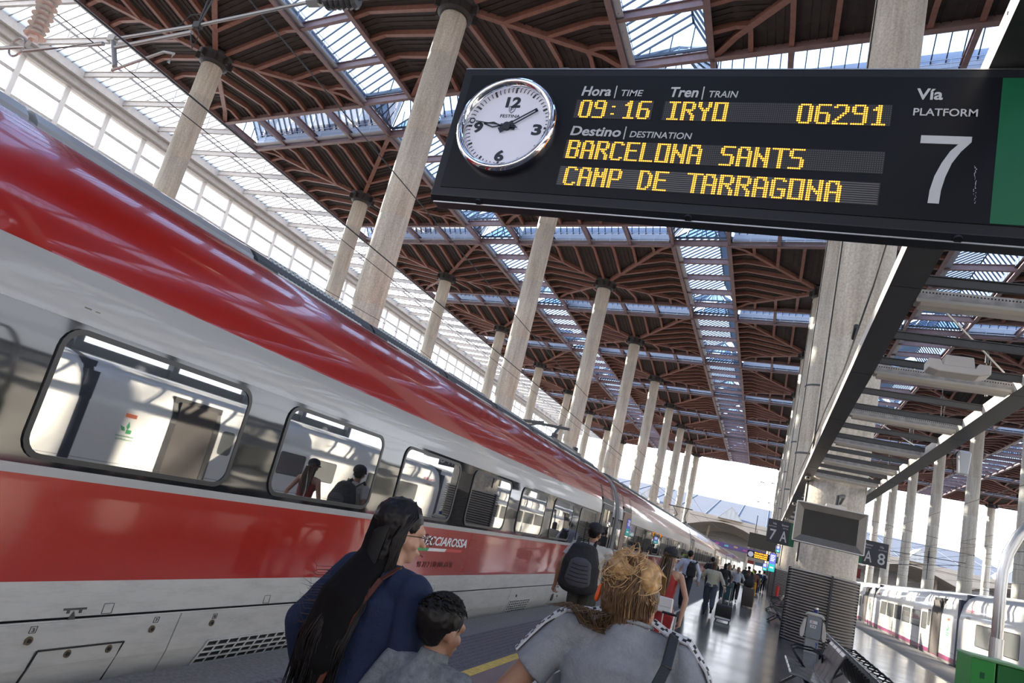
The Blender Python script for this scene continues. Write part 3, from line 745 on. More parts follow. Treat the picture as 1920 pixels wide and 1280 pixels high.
# pantograph on the roof
for yc in (17.2, 50.5):
    pg = MB()
    for s in (-.5, .5):
        pg.bar((s, yc-1.2, 3.5), (s*0.5, yc+0.2, 4.0), .05, .05); pg.bar((s*.5, yc+.2, 4.0), (s, yc-.9, 4.45 if yc > 40 else 3.8), .04, .04); pg.cyl((s, yc-1.0, 3.4), (s, yc-1.0, 3.62), .08, n=8); pg.cyl((s, yc+1.1, 3.4), (s, yc+1.1, 3.62), .08, n=8)
    pg.bar((-.8, yc-.9, 4.45 if yc > 40 else 3.8), (.8, yc-.9, 4.45 if yc > 40 else 3.8), .05, .06); pg.bb(-.6, .6, yc-1.4, yc+1.4, 3.40, 3.50); part('pantograph', pg, M_DKGREY, red)


# ------------------------------------------------------------------ white train on the right
WX = 8.73
P_CREAM = paint('train_cream_white', (0.84, 0.83, 0.79), 0.3, 0.6, 0.02, noise=0.05); P_MAG = paint('magenta_stripe', (0.27, 0.05, 0.14), 0.35, 0.4); P_WLOW = paint('train_grey_skirt', (0.28, 0.28, 0.27), 0.45, 0.1, 0.01, noise=0.2)
PROFW = [(1.0, -0.6, 0), (1.36, -0.5, 0), (1.44, -0.2, 0), (1.475, 0.06, 2), (1.48, 0.235, 1), (1.48, 0.40, 3), (1.478, 0.41, 1), (1.48, 0.9, 1), (1.48, 1.7, 1), (1.45, 1.95, 1), (1.36, 2.3, 1), (1.2, 2.55, 1), (0.95, 2.72, 1), (0.5, 2.84, 1), (0.0, 2.87, 1)]
white = thing('white_train', 'cream white train with a magenta stripe standing at the right platform edge', 'train', (WX, 0, 0))
mats_w = [P_WLOW, P_CREAM, P_MAG, M_DKGREY, P_ROOF]
WC = [(-9.2, 12.1), (12.4, 32.7), (33.0, 54.6), (55.0, 76.5), (76.9, 98.4), (98.8, 120.3), (120.7, 142.2), (142.6, 164)]
M_WIN2 = window_glass('grey_train_window', 1.8, (0.16, 0.17, 0.17))
wc2 = {}
def win2(L, z0, z1):
    k = (round(L, 2), z0, z1)
    if k not in wc2:
        o_ = rrect(0, L, z0, z1, 0.1); i_ = rrect(0.025, L-0.025, z0+.025, z1-.025, 0.08)
        fr_ = frame_mb(o_, i_, -1.475, -1.488).mesh('window', M_FRAME); g_ = MB(); g_.add([(-1.484, a, b) for a, b in i_], [tuple(range(len(i_)))]); wc2[k] = (fr_, g_.mesh('window_glass', M_WIN2, fix=False))
    return wc2[k]
def wtext(s, y_left, y_right, z, cap, m_, parent, x=-1.484, shear=0):
    me = text_mesh(s, 0, y_left-y_right, z, cap, shear=shear)
    for v in me.vertices: a, b, c = v.co; v.co = (x+b, y_left-a, c)
    me.materials.append(m_); return link('lettering', me, parent)
M_LEAF = mat('green_print', (0.02, 0.35, 0.12), 0.5); M_MPR = mat('maroon_print', (0.25, 0.03, 0.10), 0.5)
for ci, (y0, y1) in enumerate(WC):
    body = link('coach_body', body_mesh(PROFW, y0, y1, mats_w), white); body.data.polygons.foreach_set('use_smooth', [True]*len(body.data.polygons)); body.data.set_sharp_from_angle(angle=radians(28))
    da = y0+2.75; db = y0+4.2
    wins = []
    if ci == 1: wins = [(25.7-.0, 27.95), (28.5, 30.35)]; yy = 17.6; wins += [(17.9+2.0*k, 19.35+2.0*k) for k in range(3)]
    elif ci == 0: wins = [(-8+2.6*k, -6.4+2.6*k) for k in range(4)] + [(1+2.6*k, 2.6+2.6*k) for k in range(4)]
    else: wins = [(y0+6.75+2.43*k, y0+8.85+2.43*k) for k in range(5)] + [(y0+5.25, y0+6.4)]
    if ci >= 3: wins = [(y0+6+1.6*k, y0+7.2+1.6*k) for k in range(9)]
    z0_, z1_ = (0.96, 1.70)
    for a, b in wins:
        f_, g_ = win2(b-a, z0_, z1_); link('window', f_, body, (0, a, 0)); link('window_glass', g_, body, (0, a, 0))
    if ci >= 1:
        mm = MB(); pr = [(d, z) for d, z, _ in PROFW if 0 < z < 2.4]
        for s, e in ((da-.2, da), (db, db+.22)):
            vs = [(-d-0.02, s, z) for d, z in pr] + [(-d-.02, e, z) for d, z in pr]; n_ = len(pr); mm.add(vs, [(i, i+1, n_+i+1, n_+i) for i in range(n_-1)])
        mm.bb(-1.40, -1.2, da-.2, db+.22, 2.25, 2.42); part('door_frame', mm, M_BLACK, body)
        mm = MB(); mm.bb(-1.484, -1.2, da, db, 0.1, 2.3); part('door', mm, mat('open_vestibule', (0.06, 0.05, 0.045), 0.6), body)
        mm = MB(); mm.prism(rrect(db+.4, db+.95, 1.15, 1.85, 0.12), lambda a, b, t: (t, a, b), -1.487, -1.47); part('door_window', mm, M_WIN2, body)
        # leaf emblem and small display
        yc = y0+1.3
        mm = MB()
        for (dy, dz, ang) in ((0, .12, 80), (-.14, .03, 30)):
            a = radians(ang); mm.prism([(-.11, 0), (-.03, .06), (.11, 0.02), (-.02, -.05)], lambda p, q, t, dy=dy, dz=dz, a=a: (t, yc+dy-(p*cos(a)-q*sin(a)), 1.25+dz+p*sin(a)+q*cos(a)), -1.485, -1.481)
        mm.box((-1.484, yc+.07, 1.22), (.006, .16, .1)); part('leaf_emblem', mm, M_LEAF, body)
        if ci < 4: wtext('environment', yc+.28, yc-.28, 1.08, .05, M_LEAF, body); wtext('mobility', yc+.26, yc-.26, 1.0, .05, M_LEAF, body)
        mm = MB(); mm.box((-1.484, yc, 1.62), (.01, .34, .1)); part('display', mm, mat('small_orange_display', (0.25, 0.06, 0.03), 0.4, emit=((1, .2, .05), .3)), body)
        wtext('renfe', y0-1.15 if False else y0+.0+1.35 if False else y1-0.75, y1-1.9, 2.03, 0.17, M_MPR, body, x=-1.455)
        wtext('alfe', y1-0.95, y1-1.6, 1.80, 0.1, mat('grey_print', (.3, .3, .3), .5), body, x=-1.485)
    for o_ in range(1):
        mm = MB(); mm.bb(-1.47, -1.2, y1-.02, y1+.32, -0.4, 2.45); mm.bb(-1.2, 1.2, y1-.02, y1+.36, -0.4, 2.7); part('gangway', mm, mat('navy_gangway', (0.025, 0.03, 0.06), 0.5), body)
    mm = MB(); yb = y1+0.15
    for s in (-1, 1): mm.cyl((s*1.25, yb, -0.55), (s*0.7, yb, -0.55), 0.5, n=20)
    mm.box((-1.38, yb, -0.15), (0.3, 1.3, 0.3)); mm.cyl((-1.4, yb-.35, -.25), (-1.4, yb-.35, .1), .14, n=12); part('wheel_set', mm, M_DKGREY, white)
mm = MB(); mm.prism([(-0.2, -.6), (-0.75, -.6), (-.75, -.05), (-.55, .05), (-.2, .05)], lambda a, b, t: (t, 33+a, b), -1.49, -1.3); part('wheel_cutout', mm, M_BLACK, white)
# ------------------------------------------------------------------ hanging departure board
BY = 3.85
M_BOARD = mat('satin_black_panel', (0.009, 0.010, 0.014), 0.32, spec=.22, bump=(0.04, 200)); M_BFR = mat('board_frame', (0.018, 0.02, 0.026), 0.3, spec=.3)
M_GREEN = mat('dark_green_panel', (0.004, 0.11, 0.05), 0.4); M_SIGNW = mat('sign_white', (0.52, 0.54, 0.58), 0.5)
board = thing('departure_board', 'wide black hanging departure board with analogue clock and orange dot lettering', 'sign', (0, BY, 3.4))
bz = lambda z: z-3.4
m = MB(); XL, XR = -2.41, 5.9
m.prism([(0.0, bz(3.563)), (0.03, bz(3.535)), (0.15, bz(3.535)), (0.15, bz(4.548)), (0.0, bz(4.548))], lambda a, b, t: (t, a, b), XL, XR)
part('housing', m, M_BFR, board, bevel=0.004)
m = MB(); m.bb(XL+.06, XR-.06, -0.006, 0.004, bz(3.625), bz(4.495)); part('front_panel', m, M_BOARD, board)
m = MB(); m.bb(0.827, 2.65, -0.009, 0.0, bz(3.63), bz(4.49)); part('green_panel', m, M_GREEN, board)
m = MB(); m.bb(XL+.02, XR-.02, 0.028, 0.034, bz(3.526), bz(3.534)); m.bb(XL, XR, -0.004, .004, bz(4.545), bz(4.552)); part('edge_strip', m, M_STEEL, board)
for x in (-2.05, -0.68, 0.70, 2.1): 
    m = MB(); m.cyl((x, 0.02, bz(3.55)), (x, 0.013, bz(3.535)), 0.022, n=14); part('screw', m, M_BLACK, board)
for x in (-1.7, 0.9, 2.85):
    m = MB(); m.bb(x-.03, x+.03, 0.05, 0.11, bz(4.548), bz(4.6)); part('hanger', m, M_DKGREY, board)
def btext(s, x0, x1, z, cap, shear=0.0, off=0.0, lab=None, m_=None, y=-0.0075):
    me = text_mesh(s, x0, x1, bz(z), cap, shear=shear, offset=off, extrude=0.002); me.materials.append(m_ or M_SIGNW)
    o = link('lettering', me, board, (0, y, 0)); return o
btext('Hora', -1.512, -1.316, 4.344, 0.071, 0.12, 0.022); btext('TIME', -1.249, -1.108, 4.344, 0.047, 0.12, 0.01)
btext('Tren', -0.936, -0.762, 4.344, 0.071, 0.12, 0.022); btext('TRAIN', -0.698, -0.527, 4.344, 0.047, 0.12, 0.01)
btext('Destino', -1.523, -1.191, 4.050, 0.068, 0.12, 0.022); btext('DESTINATION', -1.132, -0.750, 4.050, 0.044, 0.12, 0.01)
btext('V\u00eda', 0.426, 0.555, 4.351, 0.071, 0.0, 0.022); btext('PLATFORM', 0.421, 0.727, 4.249, 0.047, 0.0, 0.012, )
for x, z0 in ((-1.287, 4.33), (-0.735, 4.33), (-1.166, 4.035)):
    m = MB(); m.box((x, -0.008, bz(z0+.042)), (0.007, 0.003, 0.092)); part('divider', m, M_SIGNW, board)
# numeral 7 as a polygon
m = MB(); P7 = [(0.473, 4.126), (0.712, 4.126), (0.712, 4.094)]
cur = [(0.712, 4.094), (0.668, 4.035), (0.632, 3.965), (0.608, 3.88), (0.595, 3.80), (0.592, 3.723), (0.540, 3.723), (0.543, 3.80), (0.558, 3.885), (0.585, 3.965), (0.618, 4.035), (0.652, 4.078), (0.473, 4.078)]
m.prism([(a, bz(b)) for a, b in [(0.473, 4.126), (0.712, 4.126)] + cur], lambda a, b, t: (a, t, b), -0.009, -0.006); part('numeral', m, M_SIGNW, board)
m = MB(); 
for k in range(26):
    m.box((0.755+random.gauss(0, .004)-0.0006*k, -0.0075, bz(3.74+k*.0085)), (0.004*random.random()+.001, .001, .006))
part('scratch', m, M_SIGNW, board)
# LED matrix
G = {'0': [[(1,0),(4,0),(5,1),(5,8),(4,9),(1,9),(0,8),(0,1),(1,0)]], '9': [[(5,4),(1,4),(0,3),(0,1),(1,0),(4,0),(5,1),(5,8),(4,9),(0,9)]], '1': [[(1,2),(3,0),(3,9)],[(1,9),(5,9)]],
 '6': [[(5,0),(1,0),(0,1),(0,8),(1,9),(4,9),(5,8),(5,5),(4,4),(0,4)]], '2': [[(0,1),(1,0),(4,0),(5,1),(5,3),(0,8),(0,9),(5,9)]], ':': [[(2,3),(2,3)],[(2,7),(2,7)]],
 'I': [[(1,0),(5,0)],[(3,0),(3,9)],[(1,9),(5,9)]], 'R': [[(0,9),(0,0),(4,0),(5,1),(5,3),(4,4),(0,4)],[(2,4),(5,7),(5,9)]], 'Y': [[(0,0),(0,2),(3,5),(5,2),(5,0)],[(3,5),(3,9)]], 'O': [[(0,0),(5,0),(5,9),(0,9),(0,0)]],
 'B': [[(0,0),(4,0),(5,1),(5,3),(4,4),(5,5),(5,8),(4,9),(0,9),(0,0)],[(0,4),(4,4)]], 'A': [[(0,9),(0,2),(1,0),(4,0),(5,2),(5,9)],[(0,5),(5,5)]], 'C': [[(5,1),(4,0),(1,0),(0,1),(0,8),(1,9),(4,9),(5,8)]],
 'E': [[(5,0),(0,0),(0,9),(5,9)],[(0,4),(4,4)]], 'L': [[(0,0),(0,9),(5,9)]], 'N': [[(0,9),(0,0)],[(5,0),(5,9)],[(0,2),(5,7)]], 'S': [[(5,0),(1,0),(0,1),(0,3),(1,4),(4,4),(5,5),(5,8),(4,9),(0,9)]],
 'T': [[(0,0),(6,0)],[(3,0),(3,9)]], 'M': [[(0,9),(0,0)],[(5,0),(5,9)],[(0,1),(2,4),(3,4),(5,1)]], 'P': [[(0,9),(0,0),(4,0),(5,1),(5,4),(4,5),(0,5)]], 'D': [[(0,0),(3,0),(5,2),(5,7),(3,9),(0,9),(0,0)]], 'G': [[(5,1),(4,0),(1,0),(0,1),(0,8),(1,9),(4,9),(5,8),(5,5),(3,5)]]}
PX, PZ = 0.01194, 0.01325
M_LED = mat('lit_orange_dot', (1.0, 0.45, 0.06), 0.4, emit=((1.0, 0.36, 0.025), 2.0)); M_LED0 = mat('unlit_dot', (0.16, 0.16, 0.17), 0.4); M_LEDB = mat('matrix_back', (0.02, 0.02, 0.022), 0.4)
def rast(ch):
    s = set()
    for pl_ in G[ch]:
        for a, b in zip(pl_, pl_[1:]):
            n = max(abs(a[0]-b[0]), abs(a[1]-b[1]), 1)
            for k in range(n+1):
                x = int(round(a[0]+(b[0]-a[0])*k/n)); y = int(round(a[1]+(b[1]-a[1])*k/n)); s.add((x, y)); s.add((x+1, y))
    return s
def dot(m, x, z, r, y):
    m.add([(x+r*cos(2*pi*k/6), y, z+r*sin(2*pi*k/6)) for k in range(6)], [tuple(range(6))])
def led(x0, x1, zt, words, rows=10, unl=True, bars=False):
    n = int(round((x1-x0)/PX)); lit = set()
    for start, s in words:
        c0 = int(round((start-x0)/PX))
        for k, ch in enumerate(s):
            if ch == ' ': continue
            for (a, b) in rast(ch): lit.add((c0+8*k+a, b))
    m = MB(); m.bb(x0-.006, x1+.006, -.0085, -.006, bz(zt-PZ*(rows-1)-.009), bz(zt+.009)); part('dot_matrix_back', m, M_LEDB, board)
    m = MB(); m0 = MB()
    for c in range(n):
        for r in range(rows):
            x = x0+PX*(c+.5); z = bz(zt-PZ*r)
            if (c, r) in lit: dot(m, x, z, 0.0054, -0.0105)
            elif bars: pass
            else: dot(m0, x, z, 0.0026, -0.0095)
    if bars:
        for r in range(rows): m0.bb(x0, x1, -.0095, -.009, bz(zt-PZ*r)-.0022, bz(zt-PZ*r)+.0022)
    part('lit_dots', m, M_LED, board, kind='stuff', fix=False); part('unlit_dots', m0, M_LED0, board, kind='stuff', fix=False)
led(-1.527, -1.030, 4.303, [(-1.507, '09:16')]); led(-0.951, 0.309, 4.303, [(-0.938, 'IRYO'), (-0.172, '06291')])
led(-1.53, 0.304, 4.007, [(-1.522, 'BARCELONA SANTS')]); led(-1.53, 0.301, 3.817, [(-1.496, 'CAMP DE TARRAGONA')], bars=True)
# clock
CX, CZ, RC = -1.968, bz(4.082), 0.352
def ydisc(m, r, y0, y1, n=64, r1=None): return m.loft([[Vector((CX+r*cos(2*pi*k/n), y0, CZ+r*sin(2*pi*k/n))) for k in range(n)], [Vector((CX+(r1 or r)*cos(2*pi*k/n), y1, CZ+(r1 or r)*sin(2*pi*k/n))) for k in range(n)]])
m = MB(); 
prof = [(RC, 0.0), (RC, -0.06), (RC-.012, -0.082), (RC-.03, -0.088), (RC-.055, -0.07), (RC-.06, -0.02)]
m.loft([[Vector((CX+r*cos(2*pi*k/72), y, CZ+r*sin(2*pi*k/72))) for k in range(72)] for r, y in prof], caps=False); part('bezel', m, M_CHROME, board, smooth=True)
m = MB(); ydisc(m, RC-.05, -0.018, -0.022); part('clock_face', m, mat('clock_face_white', (0.60, 0.61, 0.70), 0.4, emit=((0.75, 0.77, 1.0), 0.12)), board)
M_BK = mat('clock_black', (0.015, 0.02, 0.035), 0.4); m = MB()
for k in range(60):
    a = 2*pi*k/60; big = k % 5 == 0; r0, r1 = (RC-.085, RC-.062) if not big else (RC-.092, RC-.062)
    m.bar((CX+r0*sin(a), -.0235, CZ+r0*cos(a)), (CX+r1*sin(a), -.0235, CZ+r1*cos(a)), .014 if big else .0055, .002, up=Vector((0, 1, 0)))
part('minute_marks', m, M_BK, board)
for s, cx_, cz_, w_ in (('12', CX, CZ+.19, .108), ('3', CX+.215, CZ-.012, .068), ('6', CX-.002, CZ-.215, .068), ('9', CX-.212, CZ-.008, .068)):
    me = text_mesh(s, cx_-w_/2, cx_+w_/2, cz_-.037, .076, offset=.045, extrude=.001); me.materials.append(M_BK); link('clock_numeral', me, board, (0, -.0235, 0))
me = text_mesh('FESTINA', CX-.072, CX+.072, CZ+.072, .024, offset=.012, extrude=.001); me.materials.append(M_BK); link('lettering', me, board, (0, -.0235, 0))
me = text_mesh('F', CX-.009, CX+.012, CZ+.122, .028, offset=0, extrude=.001); me.materials.append(M_BK); link('lettering', me, board, (0, -.0235, 0))
m = MB()
sp_ = [(CX-.022, CZ+.158), (CX+.024, CZ+.158), (CX+.02, CZ+.125), (CX, CZ+.106), (CX-.018, CZ+.125)]
for a, b in zip(sp_, sp_[1:]+sp_[:1]): m.bar((a[0], -.0245, a[1]), (b[0], -.0245, b[1]), .003, .002, up=Vector((0, 1, 0)))
part('shield_outline', m, M_BK, board)
def hand(deg, L, w0, tail, nm, y):
    a = radians(deg); d = Vector((sin(a), 0, cos(a))); s = Vector((cos(a), 0, -sin(a))); c = Vector((CX, y, CZ)); m = MB()
    m.bar(c-d*tail, c+d*.05, w0*1.9, .004, up=Vector((0, 1, 0)))
    for k in (-1, 1): m.bar(c+d*.045+s*k*w0*.5, c+d*L+s*k*w0*.42, w0*.38, .004, up=Vector((0, 1, 0)))
    m.bar(c+d*(L-.012), c+d*(L+.006), w0*1.2, .004, up=Vector((0, 1, 0))); part(nm, m, M_BK, board)
hand(55, .225, .022, .06, 'minute_hand', -.034)
a = radians(276); d = Vector((sin(a), 0, cos(a))); s = Vector((cos(a), 0, -sin(a))); c = Vector((CX, -.03, CZ)); m = MB()
P_ = [c+d*.05, c+d*.105+s*.018, c+d*.175, c+d*.105-s*.018]
for p, q in zip(P_, P_[1:]+P_[:1]): m.bar(p, q, .008, .004, up=Vector((0, 1, 0)))
m.bar(c-d*.06, c+d*.05, .034, .004, up=Vector((0, 1, 0))); part('hour_hand', m, M_BK, board)
a = radians(277); d = Vector((sin(a), 0, cos(a))); c = Vector((CX, -.04, CZ)); m = MB(); m.bar(c-d*.08, c+d*.235, .007, .003, up=Vector((0, 1, 0)))
for k in range(16):
    u, v = 2*pi*k/16, 2*pi*(k+1)/16; cc = c+d*.262; m.bar(cc+Vector((sin(u), 0, cos(u)))*.018, cc+Vector((sin(v), 0, cos(v)))*.018, .007, .003, up=Vector((0, 1, 0)))
part('second_hand', m, M_BK, board); m = MB(); m.cyl((CX, -.02, CZ), (CX, -.045, CZ), .028, n=20); part('hub', m, M_BK, board)
# ------------------------------------------------------------------ lighting canopy over the platform
ZB = 4.6
M_CANW = mat('canopy_white_side', (0.62, 0.58, 0.52), 0.5, noise=.06, scale=4); M_CAND = mat('canopy_dark_soffit', (0.05, 0.052, 0.055), 0.5, noise=.1, scale=3)
can = thing('platform_canopy_frame', 'long dark and cream overhead beam frame carrying perforated lamp trays above the platform', 'canopy frame', (0, 0, ZB))
for (x0, x1) in ((0.77, 1.05), (2.67, 2.95)):
    m = MB(); m.bb(x0, x1, -6, 66, 0, 0.006); o = part('beam_soffit', m, M_CAND, can)
    m = MB(); m.bb(x0, x0+.006, -6, 66, 0.006, .15); m.bb(x1-.006, x1, -6, 66, .006, .15); m.bb(x0, x1, -6, 66, .15, .156); part('beam', m, M_CANW, can)
    for k in range(0, 22):
        m = MB(); m.bb(x0+.005, x1-.005, -6+3.3*k-.002, -6+3.3*k+.002, -.002, .001); part('soffit_joint', m, M_BLACK, can)
    for y in (1.0, 3.6, 9.5): 
        m = MB(); m.cyl((x0-.004, y, .1), (x0+.004, y, .1), .01, n=8); part('rivet', m, M_BLACK, can)
M_TRAY = mat('dusty_lamp_tray', (0.42, 0.40, 0.37), 0.7, noise=.35, scale=10); M_TUBE = mat('lamp_cover', (0.62, 0.58, 0.50), 0.4)
ty = [4.7+2.86*k-2.86*3 for k in range(25)]
tray = MB(); tray.bb(1.05, 2.67, 0, .008, .04, .14); tray.bb(1.05, 2.67, .11, .118, .04, .14); tray.bb(1.05, 2.67, 0, .118, .135, .142); me_tray = tray.mesh('lamp_tray', M_TRAY)
sl = MB()
for k in range(54): x = 1.08+k*.0295; sl.bb(x, x+.013, -.002, .001, .105, .12); 
me_slots = sl.mesh('slots', M_BLACK)
lt = MB(); lt.bb(1.06, 2.66, -.02, .135, .0, .04); lt.prism([(-.045, .0), (.16, .0), (.13, -.035), (-.015, -.035)], lambda a, b, t: (t, a, b), 1.1, 2.62); me_lamp = lt.mesh('lamp_cover', M_TUBE)
cb_ = MB(); cb_.bb(1.05, 2.67, 0, .05, .04, .12); cb_.bb(1.05, 2.67, -.02, .07, .12, .13); me_cb = cb_.mesh('cross_bar', M_CAND)
for y in ty:
    if abs(y-23.9) < .95: continue
    t = link('lamp_tray', me_tray, can, (0, y, 0)); link('slots', me_slots, t); link('lamp_cover', me_lamp, t)
    link('cross_bar', me_cb, can, (0, y-.34, 0.02))
    if y > -2 : link('cross_bar', me_cb, can, (0, y-1.46, 0.02))
# diagonal tie rods and turnbuckle hangers
for y in range(8, 60, 6):
    m = MB(); m.cyl((1.2, y, .3), (2.6, y+2.6, .32), .012, n=6); part('tie_rod', m, M_CANW, can)
for k, y in enumerate((2.6, 11.5, 14.3, 17.2, 20, 29, 35, 41, 47)):
    m = MB(); m.tube([(2.62, y, .2), (2.6, y+.02, 1.0)], .008, 5); m.tube([(2.64, y-.02, .2), (2.66, y+.01, .8)], .01, 5); m.cyl((2.6, y, .7), (2.6, y, .85), .025, n=8); part('hanger_cable', m, M_CABLE, can)
em = thing('emergency_light', 'pale plastic emergency light hung under the canopy cross bar', 'lamp', (1.75, 9.0, 4.36))
m = MB(); m.prism([(-.31, -.02), (-.31, .09), (-.19, .09), (-.16, .03), (.16, .03), (.19, .09), (.31, .09), (.31, -.02), (.2, -.05), (-.2, -.05)], lambda a, b, t: (a, t, b), -.13, .13); part('housing', m, mat('aged_white_plastic', (.62, .58, .52), .45), em, bevel=.012)
m = MB(); m.prism([(-.16, .03), (.16, .03), (.14, .16), (-.14, .16)], lambda a, b, t: (a, t, b), -.11, .09); part('mount', m, mat('aged_white_plastic', (.62, .58, .52), .45), em, bevel=.01)
for k, (x, y, lab) in enumerate(((2.9, 13.6, 'small grey camera bracket fixed to the right canopy beam'), )):
    t = thing('loudspeaker', 'grey loudspeaker hanging beside the right canopy beam', 'loudspeaker', (3.08, 14.6, 4.35)); m = MB(); m.prism([(-.07, -.2), (.07, -.2), (.1, .2), (-.1, .2)], lambda a, b, t: (a, t, b), -.12, .1); part('case', m, mat('pale_grey_case', (.5, .52, .55), .4), t, bevel=.02)
    m = MB(); m.tube([(-.1, 0, .2), (-.18, 0, .05), (-.12, 0, -.22)], .01); part('cable', m, M_CABLE, t)
for x, y in ((.91, 22.2), (.91, 31.0), (.91, 40)):
    t = thing('security_camera', 'small white camera on the underside of the left canopy beam, %s' % {22.2: 'nearest one', 31.0: 'middle one', 40: 'farthest one'}[y], 'camera', (x, y, ZB-.07), 0, 'small cameras under the left beam'); m = MB(); m.box((0, 0, 0), (.14, .2, .09)); part('case', m, mat('aged_white_plastic', (.62, .58, .52), .45), t, bevel=.02); m = MB(); m.cyl((0, -.1, 0), (0, -.13, 0), .03, n=10); part('lens', m, M_BLACK, t)
# cables beside the left beam
tc_ = thing('hanging_cable', 'thin black cable drooping along the left canopy beam', 'cable', (0.7, 5, 4.7)); m = MB(); m.tube([(0.0, 0, .5), (-.03, 1.5, .3), (0, 3, .2), (0.02, 6, .05), (0, 9, .08), (0, 13, .0), (0, 19, .1)], .012); part('strand', m, M_CABLE, tc_); m = MB(); m.cyl((-.01, 4.4, .2), (0.0, 4.75, .15), .03, n=8); part('joint_box', m, M_CABLE, tc_)
# ------------------------------------------------------------------ wall monitor
mon = thing('platform_monitor', 'blank dark monitor in a wide brushed steel frame on the pillar', 'monitor', (1.52, 20.5, 3.17)); rt = Matrix.Rotation(radians(-4), 3, 'X')
def mbx(m, c, d): return m.box(rt @ Vector(c), d, rt)
W_, H_ = 1.70, 1.03
M_MF = mat('monitor_steel', (0.20, 0.185, 0.17), 0.38, 0.7, noise=.1)
m = MB(); mbx(m, (0, .17, 0), (W_, .2, H_)); part('housing', m, mat('monitor_case', (.22, .21, .2), .4, .5), mon, bevel=.01)
m = MB()
o_ = [(-W_/2, -H_/2), (W_/2, -H_/2), (W_/2, H_/2), (-W_/2, H_/2)]; i_ = [(-W_/2+.19, -H_/2+.19), (W_/2-.19, -H_/2+.19), (W_/2-.19, H_/2-.17), (-W_/2+.19, H_/2-.17)]
vs = [rt @ Vector((a, 0.01, b)) for a, b in o_] + [rt @ Vector((a, .055, b)) for a, b in i_]; m.add(vs, [(k, (k+1) % 4, 4+(k+1) % 4, 4+k) for k in range(4)]); part('bezel', m, M_MF, mon)
m = MB()
for k in range(4): m.bar(rt @ Vector((o_[k][0], 0, o_[k][1])), rt @ Vector((o_[(k+1) % 4][0], 0, o_[(k+1) % 4][1])), .025, .025)
part('rim', m, M_STEEL, mon)
m = MB(); mbx(m, (0, .06, .01), (W_-.38, .01, H_-.36)); part('screen', m, mat('dark_screen', (.012, .012, .013), .25), mon)
m = MB(); mbx(m, (.1, .15, H_/2+.05), (.5, .2, .09)); part('cable_box', m, M_CANW, mon); m = MB(); m.tube([(.1, .2, .6), (.12, .35, .85), (.3, .8, .95), (.35, 2.3, .9)], .05, 8); part('conduit', m, M_CABLE, mon); m = MB(); m.bb(-.1, .1, .2, 2.37, -.25, -.1); m.bb(-.1, .1, .2, 2.37, .15, .3); part('wall_bracket', m, M_DKGREY, mon)
# ------------------------------------------------------------------ platform number signs on the pillar
def sector(loc, left, lab):
    t = thing('platform_sign', lab, 'sign', loc); w_, h_ = .80, .70
    m = MB(); m.bb(-w_/2, w_/2, 0, .06, -h_/2, h_/2); part('plate', m, mat('navy_black_plate', (.022, .027, .04), .35), t, bevel=.006)
    gx = (w_/2-.15, w_/2) if left else (-w_/2, -w_/2+.15)
    m = MB(); m.bb(gx[0], gx[1], -.004, .002, -h_/2+.005, h_/2-.005); part('green_strip', m, M_GREEN, t)
    def tx(s, a, b, z, cap, off=0.0):
        me = text_mesh(s, a, b, z, cap, offset=off, extrude=.002); me.materials.append(M_SIGNW); link('lettering', me, t, (0, -.002, 0))
    if left:
        tx('V\u00eda', -.26, -.15, .2, .06, .01); tx('PLATFORM', -.37, -.15, .12, .035); tx('Sector', 0, .2, .2, .06, .01); tx('SECTOR', .04, .19, .12, .035)
        tx('7', -.31, -.13, -.26, .33, .01); tx('A', -.01, .19, -.26, .33, .01)
    else:
        tx('Sector', -.2, 0, .2, .06, .01); tx('SECTOR', -.2, -.05, .12, .035); tx('V\u00eda', .17, .28, .2, .06, .01); tx('PLATFORM', .15, .37, .12, .035)
        tx('A', -.2, 0, -.26, .33, .01); tx('8', .15, .34, -.26, .33, .01)
    m = MB(); s = 1 if left else -1; m.bb(s*.38, s*.62, .02, .06, .1, .16); m.bb(s*.38, s*.62, .02, .06, -.16, -.1); part('bracket', m, M_DKGREY, t)
sector((0.44, 23.7, 2.93), True, 'dark platform sign reading 7 A on the left of the monitor')
sector((2.96, 23.7, 2.93), False, 'dark platform sign reading A 8 on the right of the monitor')
t = thing('extinguisher_sign', 'small dark red sign with a pale extinguisher pictogram on the pillar', 'sign', (2.63, 24.3, 2.30)); m = MB(); m.bb(-.16, .16, 0, .01, -.14, .14); part('plate', m, mat('sign_red', (.16, .012, .01), .4), t)
m = MB(); m.prism([(-.04, -.09), (.04, -.09), (.04, .03), (.02, .07), (-.02, .07), (-.04, .03)], lambda a, b, t: (a, t, b), -.004, 0); m.bar((.0, -.003, .07), (.03, -.003, .1), .01, .003, up=Vector((0, 1, 0))); part('pictogram', m, mat('pale_print', (.6, .5, .35), .5), t); m = MB(); m.bb(-.3, -.14, .01, .03, -.02, .02); part('bracket', m, M_DKGREY, t)
